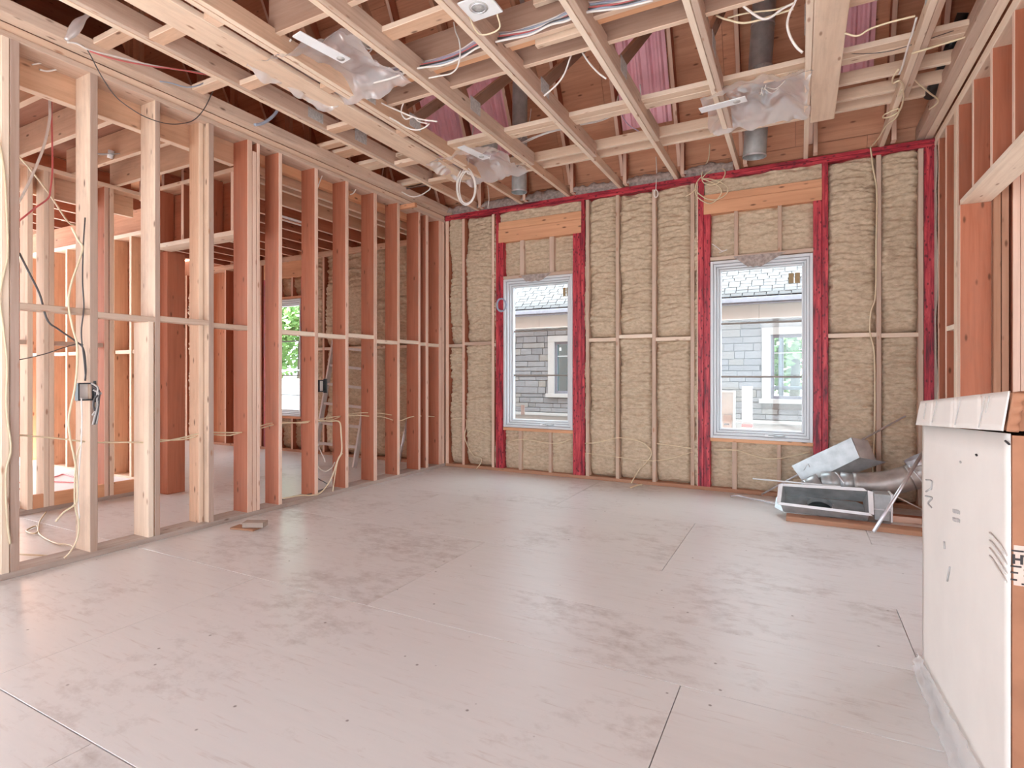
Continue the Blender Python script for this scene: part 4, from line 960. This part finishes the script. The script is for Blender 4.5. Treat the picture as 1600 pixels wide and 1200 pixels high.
cable('cream cable bowing out left of the boxed stud and dropping to the floor', PX(((112, 355), (122, 375), (129, 387), (122, 412), (111, 445), (107, 475), (113, 510), (121, 545), (118, 600), (108, 650), (109, 680), (117, 720), (121, 755), (119, 785), (100, 800), (87, 815)), **XF), .0065, M['cy'], GC)
cable('thin grey cable stapled straight down the boxed stud to its box', PX(((133, 340), (130, 387), (129, 440), (131, 480), (127, 520), (131, 560), (134, 592)), **XF), .0045, M['ck'], GC)
cable('dark cable slanting down behind the first bay to the boxed stud', PX(((30, 395), (45, 425), (62, 460), (74, 500), (92, 515), (118, 533), (130, 545), (134, 575), (133, 595)), X=LX-.02), .006, M['ck'], GC)
cable('thin dark wire sagging from the left edge to the boxed stud', PX(((-10, 566), (30, 562), (70, 553), (100, 543), (122, 537), (130, 539)), X=LX-.02), .003, M['ck'], GC)
cable('cream cable looping down the boxed stud below its box', PX(((128, 690), (120, 712), (117, 745), (117, 790), (123, 815), (121, 840), (110, 862), (100, 872)), **XF), .005, M['cy'], GC)
cable('pale cable dropping straight below the black box', PX(((127, 622), (128, 650), (127, 690), (124, 730), (122, 770), (124, 810)), X=LX+.01), .004, M['cw'], GC)
cable('tan cable loop lying on the hallway floor behind the first bay', PX(((72, 800), (62, 815), (58, 832), (45, 832), (42, 828), (58, 822), (62, 835), (85, 848), (110, 852), (114, 860), (100, 870), (70, 868), (30, 866)), Z=.012), .006, M['cy'], GC)
cable('white cable hanging in a long slant in the hallway ceiling', PX(((76, 95), (77, 130), (78, 165), (77, 190), (68, 230), (52, 270), (38, 300), (28, 318)), X=-4.6), .009, M['cw'], GC)
cable('pinkish cable hanging beside the white one in the hallway', PX(((80, 140), (81, 200), (82, 260), (79, 295), (75, 310), (55, 325), (30, 345)), X=-4.75), .006, M['cr'], GC)
cable('cream cable crossing diagonally high in the hallway', PX(((30, 245), (45, 262), (75, 300), (105, 345), (118, 352)), X=-4.8), .006, M['cy'], GC)
cable('short white cable stub poking through the rim board, upper one', PX(((50, 101), (62, 99), (75, 96)), X=-4.28), .005, M['cw'], GC)
cable('short white cable stub poking through the rim board, lower one', PX(((62, 109), (75, 111), (94, 107)), X=-4.28), .006, M['cw'], GC)
cable('thin black wire drooping across the tops of the left studs', PX(((112, 66), (130, 72), (140, 84), (158, 118), (180, 150), (205, 170), (230, 184), (260, 193), (285, 193), (305, 186), (322, 165), (338, 130), (345, 118)), X=-4.02), .0035, M['ck'], GC)
cable('white cable crossing the dark attic at the upper left', PX(((105, 66), (120, 68), (140, 78), (180, 88), (220, 98), (260, 106), (330, 116)), X=-3.9), .006, M['cw'], GC)
cable('red cable crossing the dark attic just under the white one', PX(((140, 80), (170, 90), (200, 97), (240, 104), (280, 109), (330, 118)), X=-3.86), .005, M['cr'], GC)
cable('blue-grey cable sagging in the attic beside the second chord', PX(((250, 127), (268, 130), (290, 136), (308, 134), (325, 126), (340, 121)), X=-3.9), .005, M['cb'], GC)
cable('dark grey cable bunch entering the attic left of the wide plank', PX(((398, 195), (412, 192), (428, 180), (436, 168)), X=-3.8), .012, M['cb'], GC)
tag(tube('plastic_strip', None, PX(((103, 62), (112, 52), (122, 38), (132, 28), (142, 20)), X=-3.9), lambda u: .012+.02*math.sin(math.pi*min(1, u*1.2))**2, M['film'], 6, 4), 'twisted clear plastic strip in the dark attic at upper left', 'strip')
cable('white cable clipped along the chord right of the wide plank', PX(((318, -4), (335, 8), (360, 22), (385, 40), (410, 58), (430, 70), (445, 71), (455, 62)), Z=3.37), .006, M['cw'], GC)
cable('second white cable curving off the chord right of the plank', PX(((325, 2), (345, 10), (368, 20), (380, 34), (400, 50), (430, 68)), Z=3.40), .005, M['cw'], GC)
for i, (m, dy, lb) in enumerate((('cw', -7, 'topmost white'), ('cp', -5, 'upper lilac'), ('cb', -3, 'upper blue-grey'), ('cw', -1, 'middle white'), ('cr', 1, 'red'), ('ck', 3, 'dark'), ('cb', 5, 'lower blue-grey'), ('cw', 7, 'lowest white'))):
    g = random.Random(40+i); pts = []
    for x, y in ((545, 127), (575, 124), (610, 116), (650, 104), (690, 95), (720, 84), (745, 70), (770, 60), (800, 55), (830, 48), (860, 36), (885, 24), (910, 14), (940, 9), (975, 3), (1020, -8)):
        k = .55 if x in (545, 650, 860) else 1.
        pts.append((x, y+dy*k+g.uniform(-2, 2)))
    cable(lb+' cable of the bundle strung across the ceiling', PX(pts, Y=3.165-.0145*i), .0065, M[m], 'cable bundle across the ceiling')
for lb, pts, kw, r, m in (
    ('white cable arching from the bundle to below the second chord joint', ((555, 127), (575, 150), (598, 162), (620, 172), (652, 185), (683, 190)), dict(Y=3.4), .006, 'cw'),
    ('white cable drooping along the chord under the nail plate', ((572, 147), (582, 165), (600, 178), (620, 190), (637, 200), (652, 203), (664, 199), (671, 193)), dict(Y=3.5), .006, 'cw'),
    ('white cable hanging in a C-shaped loop over the ceiling centre left', ((652, 130), (640, 145), (631, 160), (627, 175), (634, 186), (646, 183), (655, 190), (668, 193)), dict(Y=3.5), .006, 'cw'),
    ('white cable looping down from the upper board beside the bundle', ((709, 35), (712, 50), (717, 62), (719, 76), (718, 92), (714, 106), (704, 115), (690, 118), (670, 122)), dict(Y=3.05), .005, 'cw'),
    ('lilac-white cable falling left from the centre chord', ((900, 54), (897, 72), (890, 93), (882, 115), (870, 132), (850, 150)), dict(Y=3.55), .006, 'cw'),
    ('lilac-white cable falling right from the centre chord', ((900, 54), (903, 68), (911, 84), (922, 100), (935, 114), (947, 123)), dict(Y=3.55), .006, 'cw'),
    ('white cable sagging from the duct to the centre chord', ((807, 228), (830, 216), (870, 202), (900, 196), (937, 187), (953, 178), (962, 166), (966, 150)), dict(Y=4.85), .007, 'cw'),
    ('second white cable sagging under the first beside the duct', ((812, 227), (850, 210), (900, 197), (935, 190), (960, 180), (978, 171)), dict(Y=4.87), .005, 'cw'),
    ('thin white wire hanging in front of the left duct', ((830, 170), (827, 190), (820, 207), (808, 226)), dict(Y=5.1), .004, 'cw'),
    ('lilac wire curling in front of the middle pink baffle', ((967, 160), (972, 180), (982, 195), (998, 205)), dict(Y=4.9), .004, 'cp'),
    ('short white loop hanging under the middle pink baffle', ((1000, 132), (1001, 145), (999, 158), (991, 165)), dict(Y=4.3), .005, 'cw'),
    ('thick white cable dipping across the upper right duct', ((1150, -4), (1160, 8), (1172, 18), (1184, 26), (1194, 30), (1206, 26), (1222, 14), (1240, 5)), dict(Y=3.5), .007, 'cw'),
    ('white cable bowing down the left of the right-hand plank', ((1245, -4), (1240, 8), (1234, 20), (1230, 38), (1235, 58), (1245, 74), (1254, 82)), dict(Y=3.4), .007, 'cw'),
    ('cream cable swagged in front of the upper right duct', ((1119, 24), (1130, 29), (1142, 32), (1160, 36), (1184, 32), (1211, 23), (1240, 14)), dict(Y=3.55), .006, 'cy'),
    ('second cream cable swagged higher across the upper right duct', ((1137, 28), (1160, 22), (1185, 18), (1212, 15), (1238, 6)), dict(Y=3.58), .005, 'cy'),
    ('cream cable running along the right-hand strapping', ((1320, 52), (1340, 56), (1360, 45), (1390, 35), (1430, 25)), dict(Y=3.5), .005, 'cy'),
    ('white cable lying along the right-hand chord', ((1432, 28), (1426, 50), (1418, 75), (1410, 104), (1405, 116)), dict(Z=3.262), .006, 'cw'),
    ('cream cable wound round the right-hand chord and trailing to the wall', ((1404, 108), (1396, 120), (1395, 130), (1406, 126), (1412, 138), (1404, 150), (1410, 140), (1412, 152), (1406, 172), (1392, 182), (1380, 184), (1384, 178), (1404, 170), (1400, 184), (1385, 196), (1374, 214), (1361, 230)), dict(Z=3.258), .006, 'cy'),
    ('cream cable from the wound chord out to the double truss', ((1420, 115), (1435, 130), (1452, 145), (1465, 155), (1464, 162), (1452, 171)), dict(Z=3.285), .006, 'cy'),
    ('straight cream cable crossing to the double truss at upper right', ((1424, 84), (1450, 76), (1480, 67), (1508, 58)), dict(Y=4.2), .006, 'cy'),
    ('thin dark wire crossing in front of the right pink baffle', ((1310, 83), (1350, 84), (1390, 80), (1430, 68), (1490, 48)), dict(Y=4.35), .0025, 'ck'),
    ('white wire dropping by the corner beside the coiled cable', ((762, 290), (764, 310), (762, 325)), dict(Y=5.6), .004, 'cw'),
    ('white cable hooked down in the dark left corner of the roof', ((600, 237), (599, 262), (594, 280), (580, 278), (568, 274)), dict(Y=5.2), .006, 'cw'),
    ('white cable lying over the board in the left ceiling corner', ((628, 300), (642, 307), (655, 306), (670, 297), (672, 293)), dict(Y=5.0), .007, 'cw'),
    ('short dark cable stubs tied in the left ceiling corner', ((635, 295), (650, 292), (668, 290)), dict(Y=5.0), .006, 'ck'),
    ('white cable end dangling between left studs under the top plate', ((503, 275), (499, 285), (496, 294)), dict(X=LX-.05), .006, 'cw'),
    ('second white cable end dangling between left studs nearer the corner', ((556, 296), (552, 302), (547, 304)), dict(X=LX-.05), .006, 'cw'),
    ('cream cable bent down the stud in front of the ladder', ((500, 657), (515, 658), (530, 659), (533, 677), (534, 705), (529, 716), (524, 730), (519, 745), (510, 760), (499, 771), (485, 774), (470, 774), (442, 779)), dict(X=LX+.006), .007, 'cy'),
    ('cream cable end curling below the ladder stud', ((535, 708), (528, 720), (524, 740), (521, 760), (520, 768)), dict(X=LX+.012), .005, 'cy'),
    ('grey-white cable looped low between studs in front of the ladder', ((496, 692), (500, 703), (506, 716), (508, 722)), dict(X=LX-.06), .005, 'cw'),
    ('grey cable loop sagging low between studs in front of the ladder', ((496, 728), (502, 734), (510, 736), (519, 730), (523, 722)), dict(X=LX-.06), .005, 'cw'),
    ('dark cable lying on the plate below the ladder stud', ((440, 781), (460, 775), (475, 774), (497, 768), (512, 758), (497, 748)), dict(X=LX-.04), .005, 'ck')):
    cable(lb, PX(pts, **kw), r, M[m], GC)
BW = dict(Y=BY-.006)
for lb, pts, r in (
    ('cream cable curling down the foam in the left corner', ((728, 655), (729, 665), (726, 682), (731, 697), (740, 712), (750, 715), (752, 722), (744, 733)), .006),
    ('cream cable arched across the foam beside the left window', ((729, 682), (735, 673), (748, 673), (766, 680)), .006),
    ('short cream cable across the corner foam at knee height', ((706, 653), (715, 654), (724, 654)), .005),
    ('cream cable across the cripple bays under the left window', ((794, 690), (811, 687), (825, 687), (855, 692), (875, 692), (892, 686)), .006),
    ('cream cable across the three middle bays at knee height', ((914, 693), (935, 691), (965, 684), (990, 687), (1008, 694), (1018, 707), (1012, 720), (998, 735), (988, 752), (984, 762)), .007),
    ('lower cream cable across the three middle bays', ((914, 708), (950, 712), (985, 717), (1020, 720), (1050, 716), (1082, 706)), .005),
    ('cream cable from the middle bays to the right window framing', ((1026, 693), (1050, 696), (1082, 701)), .006),
    ('cream cable sagging across the bays under the right window', ((1115, 703), (1145, 703), (1160, 706), (1185, 714), (1210, 717), (1240, 712), (1266, 706)), .007),
    ('cream cable stapled down the stud right of the right window', ((1360, 228), (1364, 262), (1370, 300), (1369, 380), (1368, 460), (1361, 486), (1359, 512), (1361, 528), (1366, 552), (1367, 620), (1366, 690), (1364, 730), (1366, 760)), .007),
    ('white cable loop in the cripple bay over the right window', ((1112, 381), (1120, 386), (1128, 392), (1136, 390), (1124, 395)), .005)):
    cable(lb, PX(pts, **BW), r, M['cy' if 'white' not in lb else 'cw'], GC)
tag(tube('cable_offcut', None, PX(((1004, 753), (1013, 746)), Z=.012), .010, M['cw'], 8), 'short white cable offcut on the floor below the middle bays', 'cable offcut')
tag(tube('cable_offcut', None, PX(((985, 762), (996, 758), (1003, 757)), Z=.010), .009, M['cy'], 8), 'short cream cable end lying on the floor below the middle bays', 'cable offcut')
def coil(label, cx, cy, rx, ry, n, m, r, tail=None, seed=0, **kw):
    g = random.Random(seed); pts = list(tail or [])
    for k in range(n):
        dx, dy, sx, sy = g.uniform(-1, 1)*rx*.15, g.uniform(-1, 1)*ry*.10, g.uniform(.85, 1.1), g.uniform(.9, 1.08)
        for i in range(12):
            a = -math.pi/2+2*math.pi*i/12; pts.append((cx+dx+rx*sx*math.cos(a), cy+dy+ry*sy*math.sin(a)))
    o = tube('cable_coil', None, PX(pts, **kw), r, M[m], 6, 4); return tag(o, label, 'cable coil', 'coils of spare cable')
coil('white cable coil hanging from the bagged light above the left window', 728, 292, 14, 27, 4, 'cw', .006, ((740, 196), (736, 225), (731, 255)), 2, Y=4.75)
o = tube('cable_coil', None, PX(((1109, 225), (1107, 248), (1100, 262), (1096, 278), (1105, 270), (1118, 264), (1130, 264), (1133, 272), (1126, 283), (1112, 289), (1099, 285), (1096, 277), (1089, 285), (1086, 298), (1092, 310), (1108, 318), (1120, 312), (1127, 302), (1126, 294), (1117, 287), (1105, 282), (1097, 279), (1110, 280), (1125, 284), (1136, 292), (1137, 300), (1130, 307), (1119, 312), (1105, 311), (1091, 302), (1087, 296), (1080, 302), (1071, 307)), Y=BY-.02), .006, M['cy'], 6, 4)
tag(o, 'cream cable bunched in loops over the right window header', 'cable coil', 'coils of spare cable')
coil('small blue-grey cable coil on the red stud left of the left window', 783, 476, 7, 10, 3, 'cb', .006, None, 5, Y=BY-.012)
coil('tiny white cable loop hanging from the top plate in mid wall', 1025, 302, 3, 6, 2, 'cw', .005, ((1025, 245), (1026, 270), (1025, 293)), 6, Y=BY-.012)
for i, pts in enumerate((((28, 727), (40, 733), (48, 738)), ((28, 754), (38, 754), (50, 752)), ((74, 748), (90, 744), (100, 741), (118, 746)), ((74, 752), (95, 753), (118, 754)), ((28, 764), (40, 763), (50, 763)))):
    cable(('uppermost', 'second', 'third', 'fourth', 'lowest')[i]+' red cable lying on the white platform behind the hallway studs', PX(pts, Z=.11), .007, M['cr'], 'red cables on the platform')
